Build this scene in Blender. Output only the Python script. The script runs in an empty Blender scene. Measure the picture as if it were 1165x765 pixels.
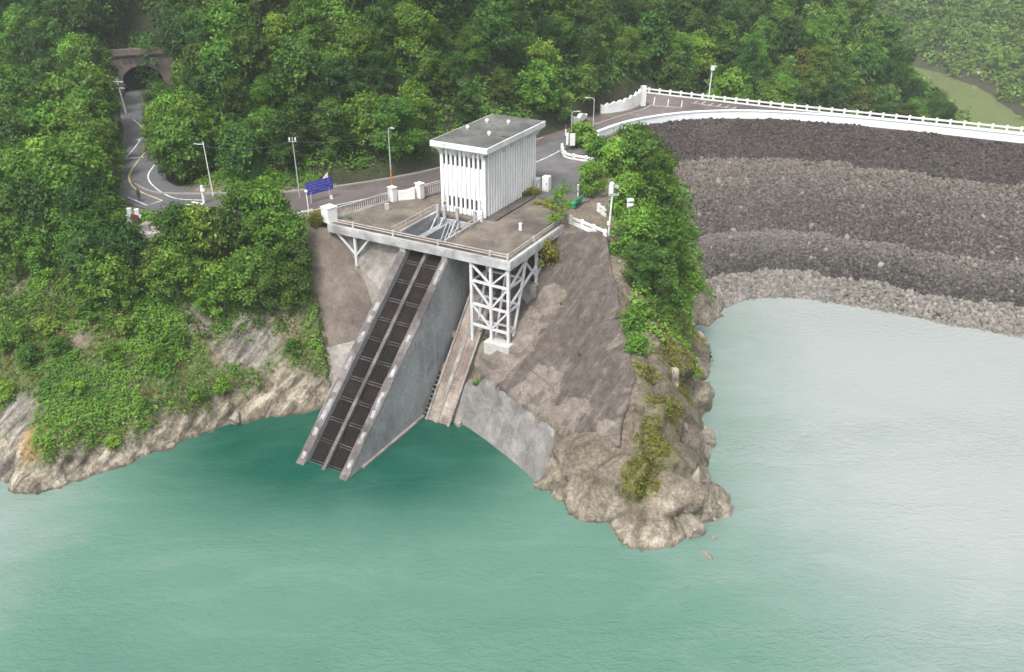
import bpy, bmesh, math, random
import numpy as np
from mathutils import Vector
from mathutils.bvhtree import BVHTree
random.seed(7); RS = np.random.RandomState(11)
R = math.radians
sc = bpy.context.scene
col = sc.collection

# ------------------------------------------------------------------ survey helpers
F = 1030.0; PITCH = R(27.3); CZ = 53.5
cp_, sp_ = math.cos(PITCH), math.sin(PITCH)
def ray(px, py):
    u = (px-582.5)/F; v = (382.5-py)/F
    return np.array((u, cp_+v*sp_, -sp_+v*cp_))
CAM = np.array((0, 0, CZ))
def at(px, py, z):
    d = ray(px, py); t = (z-CZ)/d[2]
    return (t*d[0], t*d[1], z)
def atY(px, py, Y):
    d = ray(px, py); t = Y/d[1]
    return (t*d[0], Y, CZ+t*d[2])
def proj(p):
    p = np.asarray(p, float); z = p[..., 2]-CZ; y = p[..., 1]
    yc = y*sp_+z*cp_; zc = y*cp_-z*sp_
    zc = np.where(np.abs(zc) < 1e-3, 1e-3, zc)
    return 582.5+F*p[..., 0]/zc, 382.5-F*yc/zc, zc
# local frame of the intake works: u along the platform's front edge, v away from the water
OX, OY = -.23, 86.21
E1 = (.877, -.480); E2 = (.480, .877)
def L(u, v, z): return (OX+u*E1[0]+v*E2[0], OY+u*E1[1]+v*E2[1], z)
def uv_of(x, y):
    x = x-OX; y = y-OY
    return x*E1[0]+y*E1[1], x*E2[0]+y*E2[1]
DZ = 17.5

# ------------------------------------------------------------------ numpy noise
def _hash(ix, iy, iz, seed):
    h = (ix*374761393 + iy*668265263 + iz*2147483647 + seed*1274126177) & 0xffffffff
    h = ((h ^ (h >> 13))*1274126177) & 0xffffffff
    h = h ^ (h >> 16)
    return (h & 0xffff)/32767.5-1.0
def vnoise(x, y, z, seed=0):
    x, y, z = np.broadcast_arrays(np.asarray(x, float), np.asarray(y, float), np.asarray(z, float))
    ix, iy, iz = (np.floor(a).astype(np.int64) for a in (x, y, z))
    fx, fy, fz = x-ix, y-iy, z-iz
    fx, fy, fz = (f*f*f*(f*(f*6-15)+10) for f in (fx, fy, fz))
    r = 0
    for dx in (0, 1):
        for dy in (0, 1):
            for dz in (0, 1):
                w = (fx if dx else 1-fx)*(fy if dy else 1-fy)*(fz if dz else 1-fz)
                r = r+w*_hash(ix+dx, iy+dy, iz+dz, seed)
    return r
def fbm(x, y, z, oct=4, seed=0):
    r = 0; a = 1.; s = 0.
    for i in range(oct):
        r = r+a*vnoise(x*2**i, y*2**i, z*2**i, seed+i*17); s += a; a *= .5
    return r/s
def sstep(a, b, x):
    t = np.clip((x-a)/(b-a), 0, 1); return t*t*(3-2*t)
def in_poly(x, y, poly):
    x = np.asarray(x); y = np.asarray(y); c = np.zeros(x.shape, bool); n = len(poly)
    for i in range(n):
        x0, y0 = poly[i][:2]; x1, y1 = poly[(i+1) % n][:2]
        if y0 == y1: continue
        k = ((y0 > y) != (y1 > y)) & (x < (x1-x0)*(y-y0)/(y1-y0)+x0)
        c ^= k
    return c
def poly_sd(x, y, poly):
    """signed distance to polygon edge, positive inside"""
    x = np.asarray(x, float); y = np.asarray(y, float)
    d = np.full(x.shape, 1e9); n = len(poly)
    for i in range(n):
        x0, y0 = poly[i][:2]; x1, y1 = poly[(i+1) % n][:2]
        ex, ey = x1-x0, y1-y0; l = ex*ex+ey*ey+1e-12
        t = np.clip(((x-x0)*ex+(y-y0)*ey)/l, 0, 1)
        d = np.minimum(d, np.hypot(x-x0-t*ex, y-y0-t*ey))
    return np.where(in_poly(x, y, poly), d, -d)
def line_d(x, y, pts):
    x = np.asarray(x, float); y = np.asarray(y, float); d = np.full(x.shape, 1e9)
    for (x0, y0), (x1, y1) in zip(pts[:-1], pts[1:]):
        ex, ey = x1-x0, y1-y0; l = ex*ex+ey*ey+1e-12
        t = np.clip(((x-x0)*ex+(y-y0)*ey)/l, 0, 1)
        d = np.minimum(d, np.hypot(x-x0-t*ex, y-y0-t*ey))
    return d
def catmull(pts, n=8):
    P = [np.array(p, float) for p in pts]; out = []
    for i in range(len(P)-1):
        p0 = P[max(i-1, 0)]; p1 = P[i]; p2 = P[i+1]; p3 = P[min(i+2, len(P)-1)]
        for k in range(n):
            t = k/n
            out.append(.5*((2*p1)+(-p0+p2)*t+(2*p0-5*p1+4*p2-p3)*t*t+(-p0+3*p1-3*p2+p3)*t**3))
    out.append(P[-1]); return np.array(out)

# ------------------------------------------------------------------ materials
def ramp(nt, src, stops):
    n = nt.nodes.new('ShaderNodeValToRGB'); e = n.color_ramp.elements
    while len(e) > len(stops): e.remove(e[-1])
    while len(e) < len(stops): e.new(1.0)
    for el, (p, c) in zip(e, stops):
        el.position = p; el.color = (c[0], c[1], c[2], 1) if not isinstance(c, (int, float)) else (c, c, c, 1)
    nt.links.new(src, n.inputs[0]); return n.outputs[0]
def mix(nt, fac, a, b, mode='MIX'):
    n = nt.nodes.new('ShaderNodeMix'); n.data_type = 'RGBA'; n.blend_type = mode
    for i, s in ((0, fac), (6, a), (7, b)):
        if isinstance(s, (int, float)): n.inputs[i].default_value = s
        elif isinstance(s, tuple): n.inputs[i].default_value = (s[0], s[1], s[2], 1)
        else: nt.links.new(s, n.inputs[i])
    return n.outputs[2]
def math_(nt, op, a, b=0.0, clamp=False):
    n = nt.nodes.new('ShaderNodeMath'); n.operation = op; n.use_clamp = clamp
    for i, s in ((0, a), (1, b)):
        if isinstance(s, (int, float)): n.inputs[i].default_value = s
        else: nt.links.new(s, n.inputs[i])
    return n.outputs[0]
def noise(nt, vec, scale, detail=4, rough=.55, dist=0.0):
    n = nt.nodes.new('ShaderNodeTexNoise'); n.inputs['Scale'].default_value = scale
    n.inputs['Detail'].default_value = detail; n.inputs['Roughness'].default_value = rough
    n.inputs['Distortion'].default_value = dist
    nt.links.new(vec, n.inputs['Vector']); return n.outputs['Fac']
def voro(nt, vec, scale, feature='F1'):
    n = nt.nodes.new('ShaderNodeTexVoronoi'); n.feature = feature; n.inputs['Scale'].default_value = scale
    nt.links.new(vec, n.inputs['Vector']); return n
def pos(nt, scale=(1, 1, 1), rot=(0, 0, 0)):
    g = nt.nodes.new('ShaderNodeNewGeometry'); m = nt.nodes.new('ShaderNodeMapping')
    m.inputs['Scale'].default_value = scale; m.inputs['Rotation'].default_value = rot
    nt.links.new(g.outputs['Position'], m.inputs['Vector']); return m.outputs[0]
def attr(nt, name):
    n = nt.nodes.new('ShaderNodeAttribute'); n.attribute_name = name; return n
def aniso(nt, d, along, across):
    d = Vector(d).normalized(); a = d.cross(Vector((.1, .2, 1))).normalized(); b = d.cross(a)
    g = nt.nodes.new('ShaderNodeNewGeometry'); cx = nt.nodes.new('ShaderNodeCombineXYZ')
    for i, (v, s) in enumerate(((d, along), (a, across), (b, across))):
        n = nt.nodes.new('ShaderNodeVectorMath'); n.operation = 'DOT_PRODUCT'; nt.links.new(g.outputs['Position'], n.inputs[0]); n.inputs[1].default_value = v*s; nt.links.new(n.outputs['Value'], cx.inputs[i])
    return cx.outputs[0]
def newmat(name):
    m = bpy.data.materials.new(name); m.use_nodes = True; nt = m.node_tree
    b = nt.nodes['Principled BSDF']; b.inputs['Specular IOR Level'].default_value = .3
    b.inputs['Roughness'].default_value = .8
    return m, nt, b
def setc(nt, b, c): nt.links.new(c, b.inputs['Base Color'])
def bump(nt, b, h, strength=.3, dist=.1):
    n = nt.nodes.new('ShaderNodeBump'); n.inputs['Strength'].default_value = strength; n.inputs['Distance'].default_value = dist
    nt.links.new(h, n.inputs['Height']); nt.links.new(n.outputs[0], b.inputs['Normal'])
def weathered(name, c1, c2, c3, s=.6, streak=None, rough=.85, bmp=.15, stain=(.42, .62)):
    gr_ = .25 if c1[0] > .45 else 1.0
    """base c1, mottled to c2, stained with c3 (stains of their own shape); streak: vertical runs"""
    m, nt, b = newmat(name); b.inputs['Roughness'].default_value = rough
    p = pos(nt)
    a = noise(nt, p, s, 6, .6); c = mix(nt, ramp(nt, a, [(.38, 0), (.62, 1)]), c1, c2)
    st = noise(nt, p, s*.45, 7, .65, .6); c = mix(nt, ramp(nt, st, [(stain[0], 0), (stain[1], 1)]), c, c3)
    if streak is not None:
        ps = pos(nt, (1.6, 1.6, .12)); sn = noise(nt, ps, 1.3, 4, .6)
        c = mix(nt, ramp(nt, sn, [(.56, 0), (.78, .55 if gr_ < 1 else .8)]), c, streak)
    f = noise(nt, p, 5.0, 5, .75); g = noise(nt, p, s*2.7, 5, .7, .5); c = mix(nt, .28*gr_, c, ramp(nt, f, [(.3, (.0, .0, .0)), (.7, (1, .98, .95))]), 'OVERLAY'); c = mix(nt, .22*gr_, c, ramp(nt, g, [(.35, (.0, .0, .0)), (.65, (1, 1, 1))]), 'OVERLAY')
    setc(nt, b, c)
    if bmp: bump(nt, b, f, bmp, .05)
    return m
def plain(name, c, rough=.5, metal=0.0, var=.12):
    m, nt, b = newmat(name); b.inputs['Roughness'].default_value = rough; b.inputs['Metallic'].default_value = metal
    a = noise(nt, pos(nt), 2.2, 5, .65)
    lo = tuple(x*(1-var*1.6) for x in c); hi = tuple(min(1, x*(1+var*.5)) for x in c)
    setc(nt, b, mix(nt, ramp(nt, a, [(.3, 0), (.65, 1)]), lo, hi)); return m
M = {}
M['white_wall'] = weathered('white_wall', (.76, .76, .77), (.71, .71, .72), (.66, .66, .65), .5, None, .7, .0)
M['wall_recess'] = weathered('wall_recess', (.54, .54, .55), (.49, .49, .50), (.43, .43, .42), .5, None, .8, .0)  # white panels between the fins, groove shade painted in as darker colour
M['eave'] = weathered('eave_concrete', (.66, .66, .66), (.60, .60, .60), (.50, .50, .49), .8, None, .8, .08)
M['roofing'] = weathered('roofing_felt', (.105, .105, .10), (.075, .075, .072), (.155, .155, .145), .35, None, .9, .1, (.45, .7))
M['glass'] = plain('dark_glass', (.035, .04, .055), .15)
M['white_paint'] = weathered('white_paint', (.70, .70, .70), (.64, .64, .64), (.5, .5, .48), .9, None, .6, .05, (.5, .75))
M['parapet'] = weathered('parapet_paint', (.71, .73, .75), (.67, .69, .71), (.58, .60, .60), .5, None, .6, .04, (.52, .8))
M['deck'] = weathered('deck_concrete', (.165, .140, .115), (.12, .101, .085), (.07, .058, .053), .3, None, .9, .1, (.47, .66))
M['deck_edge'] = weathered('deck_edge_concrete', (.46, .46, .46), (.38, .38, .38), (.22, .21, .21), .6, (.25, .24, .24), .85, .08)
M['damp'] = weathered('damp_concrete', (.085, .07, .065), (.06, .05, .048), (.12, .1, .09), .5, None, .8, .1)
M['steel'] = weathered('painted_steel', (.57, .565, .585), (.49, .485, .505), (.34, .31, .31), 1.5, None, .5, .0, (.55, .8))
M['hoist'] = weathered('hoist_steel', (.36, .37, .40), (.30, .31, .34), (.2, .19, .19), 1.5, None, .6, .0, (.5, .8))
M['pipe'] = weathered('rail_pipe_paint', (.46, .42, .40), (.38, .34, .32), (.24, .17, .14), 2.0, None, .5, .0, (.5, .8))
M['galv'] = plain('galvanised_steel', (.46, .48, .50), .45, .3)
M['pale_pole'] = plain('pale_pole', (.62, .63, .62), .6)
M['conc_pole'] = plain('concrete_pole', (.42, .43, .43), .8)
M['orange'] = plain('orange_paint', (.50, .17, .035), .6)
M['dark_metal'] = plain('dark_metal', (.05, .052, .06), .5)
M['blue'] = weathered('blue_board', (.028, .032, .25), (.032, .038, .29), (.05, .055, .32), 1.2, None, .5, .0)
M['pale_blue'] = plain('pale_lettering', (.17, .18, .45), .6)
M['green'] = plain('green_plastic', (.015, .30, .13), .4)
M['red'] = plain('red_paint', (.16, .045, .045), .6)
M['yellow_line'] = weathered('yellow_line', (.62, .47, .20), (.55, .42, .2), (.3, .26, .18), 1.5, None, .8, 0)
M['white_line'] = weathered('white_line', (.68, .68, .66), (.6, .6, .6), (.4, .4, .4), 1.5, None, .8, 0)
M['asphalt'] = weathered('asphalt', (.105, .105, .11), (.085, .085, .09), (.135, .125, .125), .16, None, .9, .1)
M['asphalt_old'] = weathered('brown_asphalt', (.105, .085, .085), (.085, .07, .07), (.15, .125, .12), .12, None, .9, .1)
M['rack'] = weathered('dark_rack_steel', (.012, .009, .010), (.016, .011, .011), (.028, .019, .017), .5, None, .9, .05)
M['rack_beam'] = weathered('rack_beam_steel', (.11, .10, .096), (.075, .067, .063), (.04, .034, .032), 1.2, None, .7, .05)
M['rack_slat'] = weathered('rack_slat_steel', (.012, .0095, .0095), (.016, .012, .012), (.03, .021, .02), .5, None, .9, 0)
M['pale_worn'] = weathered('worn_white_paint', (.34, .34, .36), (.27, .27, .28), (.18, .17, .172), 2., None, .8, .1, (.4, .6))
M['wall_top'] = weathered('chute_wall_top', (.16, .145, .142), (.11, .098, .096), (.065, .055, .055), .55, None, .9, .15)
M['chute'] = weathered('chute_concrete', (.31, .315, .315), (.24, .245, .245), (.16, .165, .165), .16, None, .85, .1, (.44, .66))
M['light_conc'] = weathered('light_concrete', (.30, .28, .255), (.24, .222, .205), (.15, .137, .128), .3, None, .9, .1)
M['brown_conc'] = weathered('brown_concrete', (.15, .122, .105), (.105, .085, .075), (.21, .18, .156), .22, (.06, .048, .043), .9, .12, (.52, .66))
M['ramp'] = weathered('ramp_concrete', (.34, .29, .25), (.25, .205, .18), (.13, .1, .09), .4, None, .9, .15)
M['bark'] = weathered('bark', (.15, .125, .10), (.10, .08, .065), (.22, .20, .17), 2.5, None, .95, .3)
M['portal'] = weathered('portal_masonry', (.165, .128, .118), (.13, .10, .095), (.095, .075, .07), .5, None, .9, .1)
M['dark_hole'] = plain('tunnel_darkness', (.012, .012, .014), .95)  # near-black colour stands in for the unlit depth of the tunnel
M['footing'] = plain('footing_concrete', (.42, .41, .38), .9)
M['kerb'] = plain('kerb_concrete', (.27, .25, .24), .9)

def slab_mat():
    m, nt, b = newmat('stained_slope_lining')
    p = pos(nt, (1, 1, 1), (0, 0, R(-30)))
    a = noise(nt, p, .17, 8, .66, .9); f = noise(nt, p, 1.1, 6, .65, .3)
    st = aniso(nt, (-.55, -.45, -.7), .14, 1.3); s = noise(nt, st, 1.0, 7, .68, .5)
    c = mix(nt, ramp(nt, f, [(.3, 0), (.7, 1)]), (.062, .050, .044), (.100, .081, .071))
    pale = mix(nt, ramp(nt, f, [(.3, 0), (.7, 1)]), (.125, .105, .09), (.18, .153, .13))
    at_ = attr(nt, 'pale')
    lo = math_(nt, 'ADD', a, math_(nt, 'MULTIPLY', math_(nt, 'SUBTRACT', at_.outputs['Fac'], .5), .30))
    c = mix(nt, ramp(nt, lo, [(.465, 0), (.50, 1)]), c, pale)
    c = mix(nt, ramp(nt, s, [(.50, 0), (.66, .7)]), c, (.165, .14, .122))
    sp = voro(nt, p, 1.6); c = mix(nt, ramp(nt, sp.outputs['Distance'], [(.03, .7), (.07, 0)]), c, (.33, .31, .3))
    g = noise(nt, p, 7., 3, .7); c = mix(nt, .35, c, ramp(nt, g, [(.3, (.0, .0, .0)), (.7, (1, 1, 1))]), 'OVERLAY'); c = mix(nt, .16, c, ramp(nt, f, [(.32, (.0, .0, .0)), (.68, (1, 1, 1))]), 'OVERLAY')
    w = noise(nt, pos(nt, (1, 1, 1), (0, 0, R(25))), .6, 3, .55, .3); c = mix(nt, ramp(nt, w, [(.56, 0), (.60, .55)]), c, (.06, .048, .043))
    ck = voro(nt, pos(nt, (.05, .17, .12), (0, 0, R(-28))), 1.0, 'DISTANCE_TO_EDGE'); c = mix(nt, ramp(nt, ck.outputs['Distance'], [(.004, .4), (.012, 0)]), c, (.04, .033, .03))
    setc(nt, b, c); bump(nt, b, f, .25, .12); b.inputs['Roughness'].default_value = .92
    return m
M['slab'] = slab_mat()
def grey_slab_mat():
    m, nt, b = newmat('grey_lower_lining')
    st = pos(nt, (.5, .18, .4), (0, 0, R(33))); s = noise(nt, st, 1.7, 7, .68, .6)
    c = ramp(nt, s, [(.3, (.085, .08, .076)), (.5, (.145, .138, .131)), (.7, (.235, .225, .213))])
    f = noise(nt, pos(nt), 4., 5, .7); c = mix(nt, .3, c, ramp(nt, f, [(.25, (.05, .05, .05)), (.75, (.95, .95, .95))]), 'OVERLAY')
    setc(nt, b, c); bump(nt, b, s, .4, .3); b.inputs['Roughness'].default_value = .85
    return m
M['grey_slab'] = grey_slab_mat()

def chute_mat():
    m, nt, b = newmat('chute_concrete'); p = pos(nt); q = aniso(nt, (E2[0]*.774, E2[1]*.774, .633), 1, 1); sp = nt.nodes.new('ShaderNodeSeparateXYZ'); nt.links.new(q, sp.inputs[0]); cb_ = nt.nodes.new('ShaderNodeCombineXYZ')
    nt.links.new(sp.outputs[0], cb_.inputs[0]); nt.links.new(sp.outputs[2], cb_.inputs[1])
    bk = nt.nodes.new('ShaderNodeTexBrick'); bk.inputs['Scale'].default_value = 1; bk.inputs['Brick Width'].default_value = 3.2; bk.inputs['Row Height'].default_value = 1.7; bk.inputs['Mortar Size'].default_value = .022; bk.inputs['Mortar Smooth'].default_value = .6
    for k, c in (('Color1', (.29, .30, .305)), ('Color2', (.245, .255, .262)), ('Mortar', (.17, .175, .18))): bk.inputs[k].default_value = (*c, 1)
    nt.links.new(cb_.outputs[0], bk.inputs['Vector']); n = noise(nt, p, .25, 7, .65, .6); f = noise(nt, p, 4, 5, .7); z = noise(nt, pos(nt, (1.5, 1.5, .14)), 1.1, 5, .6)
    c = mix(nt, ramp(nt, n, [(.44, 0), (.66, .8)]), bk.outputs['Color'], (.15, .157, .162)); c = mix(nt, ramp(nt, z, [(.52, 0), (.75, .5)]), c, (.34, .35, .35))
    setc(nt, b, mix(nt, .25, c, ramp(nt, f, [(.3, (0, 0, 0)), (.7, (1, 1, 1))]), 'OVERLAY')); b.inputs['Roughness'].default_value = .85; return m
M['chute'] = chute_mat()
def leaf_mat(name, lo, hi, trans=.25):
    m = bpy.data.materials.new(name); m.use_nodes = True; nt = m.node_tree; nt.nodes.clear()
    out = nt.nodes.new('ShaderNodeOutputMaterial')
    t = attr(nt, 'tone'); oi = nt.nodes.new('ShaderNodeObjectInfo')
    k = math_(nt, 'ADD', math_(nt, 'MULTIPLY', t.outputs['Fac'], .7), math_(nt, 'MULTIPLY', oi.outputs['Random'], .3), True)
    c = ramp(nt, k, [(.08, lo), (.5, tuple((a+b)/2 for a, b in zip(lo, hi))), (.95, hi)])
    h = nt.nodes.new('ShaderNodeHueSaturation'); nt.links.new(c, h.inputs['Color'])
    r2 = math_(nt, 'FRACT', math_(nt, 'MULTIPLY', oi.outputs['Random'], 7.31))
    nt.links.new(math_(nt, 'ADD', math_(nt, 'MULTIPLY', r2, .03), .480), h.inputs['Hue'])
    r3 = math_(nt, 'FRACT', math_(nt, 'MULTIPLY', oi.outputs['Random'], 13.7))
    nt.links.new(math_(nt, 'ADD', math_(nt, 'MULTIPLY', r3, .5), .72), h.inputs['Value'])
    d = nt.nodes.new('ShaderNodeBsdfDiffuse'); nt.links.new(h.outputs[0], d.inputs['Color'])
    tr = nt.nodes.new('ShaderNodeBsdfTranslucent'); nt.links.new(h.outputs[0], tr.inputs['Color'])
    g = nt.nodes.new('ShaderNodeBsdfGlossy'); g.inputs['Roughness'].default_value = .45; g.inputs['Color'].default_value = (.8, .85, .8, 1)
    mx = nt.nodes.new('ShaderNodeMixShader'); mx.inputs[0].default_value = trans
    nt.links.new(d.outputs[0], mx.inputs[1]); nt.links.new(tr.outputs[0], mx.inputs[2])
    m2 = nt.nodes.new('ShaderNodeMixShader'); m2.inputs[0].default_value = .012
    nt.links.new(mx.outputs[0], m2.inputs[1]); nt.links.new(g.outputs[0], m2.inputs[2])
    nt.links.new(m2.outputs[0], out.inputs['Surface']); return m
M['leaf_mid'] = leaf_mat('leaf_mid_green', (.020, .060, .008), (.135, .275, .034))
M['leaf_dark'] = leaf_mat('leaf_dark_green', (.013, .042, .009), (.080, .175, .030))
M['leaf_bright'] = leaf_mat('leaf_bright_green', (.042, .115, .012), (.21, .37, .045))
M['leaf_olive'] = leaf_mat('leaf_olive_green', (.026, .056, .010), (.135, .215, .036))
M['leaf_yellow'] = leaf_mat('leaf_yellow_green', (.11, .13, .02), (.30, .29, .05))
M['grass'] = leaf_mat('slope_grass', (.030, .090, .010), (.145, .275, .032))
M['grass_dry'] = leaf_mat('dry_grass', (.10, .115, .03), (.26, .23, .07))
M['far_leaf'] = leaf_mat('far_leaf', (.06, .125, .025), (.20, .34, .07))

# ------------------------------------------------------------------ object helpers
def tag(o, label=None, cat=None, group=None, kind=None):
    if label: o['label'] = label
    if cat: o['category'] = cat
    if group: o['group'] = group
    if kind: o['kind'] = kind
    return o
def thing(name, label, cat, loc, group=None, kind=None):
    o = bpy.data.objects.new(name, None); col.objects.link(o); o.location = loc; o.empty_display_size = .3
    return tag(o, label, cat, group, kind)
def wloc(o):
    v = Vector((0, 0, 0))
    while o is not None: v = v+Vector(o.location); o = o.parent
    return np.array(v)
class MB:
    def __init__(s): s.v = []; s.f = []
    def add(s, vs, fs):
        b = len(s.v); s.v += [tuple(map(float, v)) for v in vs]; s.f += [tuple(b+i for i in f) for f in fs]; return s
    def hexa(s, c8):
        return s.add(c8, [(3, 2, 1, 0), (4, 5, 6, 7), (0, 1, 5, 4), (1, 2, 6, 5), (2, 3, 7, 6), (3, 0, 4, 7)])
    def box(s, c, d, rz=0.0):
        ca, sa = math.cos(rz), math.sin(rz); q = []
        for z in (-.5, .5):
            for x, y in ((-.5, -.5), (.5, -.5), (.5, .5), (-.5, .5)):
                X, Y = x*d[0], y*d[1]; q.append((c[0]+X*ca-Y*sa, c[1]+X*sa+Y*ca, c[2]+z*d[2]))
        return s.hexa(q)
    def lbox(s, u0, u1, v0, v1, z0, z1):
        return s.hexa([L(u, v, z) for z in (z0, z1) for u, v in ((u0, v0), (u1, v0), (u1, v1), (u0, v1))])
    def bar(s, p, q, w, h=None, up=(0, 0, 1)):
        h = h or w; p = Vector(p); q = Vector(q); d = (q-p).normalized(); up = Vector(up)
        if abs(d.dot(up)) > .98: up = Vector((E2[0], E2[1], 0))
        x = d.cross(up).normalized(); y = x.cross(d).normalized()
        return s.hexa([e+x*a*w/2+y*b*h/2 for e in (p, q) for a, b in ((-1, -1), (1, -1), (1, 1), (-1, 1))])
    def tube(s, p, q, r0, r1=None, n=8, cap=True):
        r1 = r0 if r1 is None else r1; p = Vector(p); q = Vector(q); d = (q-p).normalized()
        up = Vector((0, 0, 1)) if abs(d.z) < .95 else Vector((1, 0, 0))
        x = d.cross(up).normalized(); y = d.cross(x)
        vs = [e+(x*math.cos(a)+y*math.sin(a))*r for e, r in ((p, r0), (q, r1)) for a in [2*math.pi*i/n for i in range(n)]]
        fs = [(i, (i+1) % n, n+(i+1) % n, n+i) for i in range(n)]
        if cap: fs += [tuple(range(n))[::-1], tuple(range(n, 2*n))]
        return s.add(vs, fs)
    def path(s, pts, r0, r1=None, n=6):
        r1 = r0 if r1 is None else r1; k = len(pts)-1
        for i in range(k): s.tube(pts[i], pts[i+1], r0+(r1-r0)*i/k, r0+(r1-r0)*(i+1)/k, n)
        return s
    def prism(s, pts, z0, z1):
        n = len(pts)
        g = (lambda z, p: z if isinstance(z, (int, float)) else z(p))
        return s.add([(p[0], p[1], g(z0, p)) for p in pts]+[(p[0], p[1], g(z1, p)) for p in pts],
                     [tuple(range(n))[::-1], tuple(range(n, 2*n))]+[(i, (i+1) % n, n+(i+1) % n, n+i) for i in range(n)])
    def uprism(s, prof, u0, u1):
        """profile of (v, z) extruded along u"""
        n = len(prof)
        return s.add([L(u0, v, z) for v, z in prof]+[L(u1, v, z) for v, z in prof],
                     [tuple(range(n)), tuple(range(n, 2*n))[::-1]]+[(i, n+i, n+(i+1) % n, (i+1) % n) for i in range(n)])
    def wall(s, pts, z0, z1, t, left=0.5):
        """a wall of thickness t along a plan polyline"""
        P = [np.array(p[:2], float) for p in pts]; n = len(P); a = []; b = []
        for i in range(n):
            d = P[min(i+1, n-1)]-P[max(i-1, 0)]; d /= np.linalg.norm(d)+1e-9; m = np.array((-d[1], d[0]))
            a.append(P[i]+m*t*left); b.append(P[i]-m*t*(1-left))
        zz = (lambda z, i: z if isinstance(z, (int, float)) else z[i])
        vs = []
        for i in range(n): vs += [(*a[i], zz(z0, i)), (*b[i], zz(z0, i)), (*b[i], zz(z1, i)), (*a[i], zz(z1, i))]
        fs = [(0, 1, 2, 3), tuple(4*(n-1)+k for k in (3, 2, 1, 0))]
        for i in range(n-1):
            for k in range(4): fs.append((4*i+k, 4*i+4+k, 4*i+4+(k+1) % 4, 4*i+(k+1) % 4))
        return s.add(vs, fs)
    def ball(s, c, r, seg=8, rings=5):
        vs = [(c[0], c[1], c[2]-r)]; fs = []
        for i in range(1, rings):
            a = -math.pi/2+math.pi*i/rings
            for j in range(seg):
                b = 2*math.pi*j/seg; vs.append((c[0]+r*math.cos(a)*math.cos(b), c[1]+r*math.cos(a)*math.sin(b), c[2]+r*math.sin(a)))
        vs.append((c[0], c[1], c[2]+r)); n = len(vs)-1
        for j in range(seg):
            fs.append((0, 1+(j+1) % seg, 1+j)); k = 1+(rings-2)*seg; fs.append((n, k+j, k+(j+1) % seg))
            for i in range(rings-2):
                p = 1+i*seg; fs.append((p+j, p+(j+1) % seg, p+seg+(j+1) % seg, p+seg+j))
        return s.add(vs, fs)
    def build(s, name, m, parent=None, label=None, cat=None, group=None, kind=None, smooth=False, bevel=0.0):
        V = np.array(s.v)
        org = wloc(parent) if parent is not None else np.array((V[:, 0].mean(), V[:, 1].mean(), V[:, 2].min()))
        me = bpy.data.meshes.new(name); me.from_pydata([tuple(v) for v in V-org], [], s.f)
        bm = bmesh.new(); bm.from_mesh(me); bmesh.ops.recalc_face_normals(bm, faces=bm.faces); bm.to_mesh(me); bm.free()
        me.materials.append(m); me.update()
        if smooth: me.polygons.foreach_set('use_smooth', [True]*len(me.polygons))
        o = bpy.data.objects.new(name, me); col.objects.link(o)
        if parent is not None: o.parent = parent
        else: o.location = org
        if bevel:
            b = o.modifiers.new('bevel', 'BEVEL'); b.width = bevel; b.segments = 1; b.limit_method = 'ANGLE'
        return tag(o, label, cat, group, kind)
def fast_mesh(name, V, Fq, mats, attrs=None, smooth=False, per=4):
    """numpy mesh: V (n,3), Fq (m,per)"""
    me = bpy.data.meshes.new(name); n = len(V); m = len(Fq)
    me.vertices.add(n); me.vertices.foreach_set('co', np.asarray(V, np.float32).ravel())
    me.loops.add(m*per); me.loops.foreach_set('vertex_index', np.asarray(Fq, np.int32).ravel())
    me.polygons.add(m); me.polygons.foreach_set('loop_start', np.arange(0, m*per, per, dtype=np.int32))
    me.polygons.foreach_set('loop_total', np.full(m, per, np.int32))
    if smooth: me.polygons.foreach_set('use_smooth', np.ones(m, bool))
    for k, a in (attrs or {}).items():
        at_ = me.attributes.new(k, 'FLOAT', 'POINT'); at_.data.foreach_set('value', np.asarray(a, np.float32))
    for x in mats: me.materials.append(x)
    me.update(calc_edges=True); return me
def link(name, me, loc=(0, 0, 0), parent=None, label=None, cat=None, group=None, kind=None):
    o = bpy.data.objects.new(name, me); col.objects.link(o); o.location = loc
    if parent is not None: o.parent = parent
    return tag(o, label, cat, group, kind)

# ------------------------------------------------------------------ terrain
ROAD = [(-68, 176), (-66, 166), (-61.5, 152), (-56, 139), (-52.6, 128), (-50.2, 117.8), (-47.6, 111.2), (-42.5, 106.6), (-35.5, 104.3),
        (-27, 105.2), (-19, 108.4), (-12, 112.6), (-5, 118.4), (1, 125), (6.5, 132), (12.5, 139), (18, 147)]
ROADC = catmull(ROAD, 8)
CIN = [(12.9, 134.8), (19, 141.6), (28.2, 146.7), (38.4, 147.9), (49.2, 145.5), (60.1, 141.1), (76.1, 132.8), (140, 99), (300, 14)]
COUT = [(24.1, 165.6), (42.2, 155.2), (61.6, 145.4), (78.1, 137.2), (142, 103.6), (302, 18.8)]
TOE = [(22.5, 106), (26.2, 109.8), (29.6, 113.2), (33.5, 115.4), (38.8, 115.9), (45, 114.0), (61, 106.0), (125, 72), (285, -13)]
cp_pts = []
def C(*a):
    for p in a: cp_pts.append(p)
def CP(*a):
    for px, py, z in a: cp_pts.append(at(px, py, z))
def CL(*a):
    for u, v, z in a: cp_pts.append(L(u, v, z))
SHORE = [(-200, 125), (-130, 112), (-95, 100), (-75, 89), (-64, 82), (-56, 76.5), (-50.7, 73.4), (-48.8, 72.3), (-46, 70.6), (-42.1, 73.4), (-38.8, 76.2),
         (-35.3, 79.2), (-31.5, 82.1), (-27.2, 83.6), (-23.1, 84.9), (-20.8, 86.9)]
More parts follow.
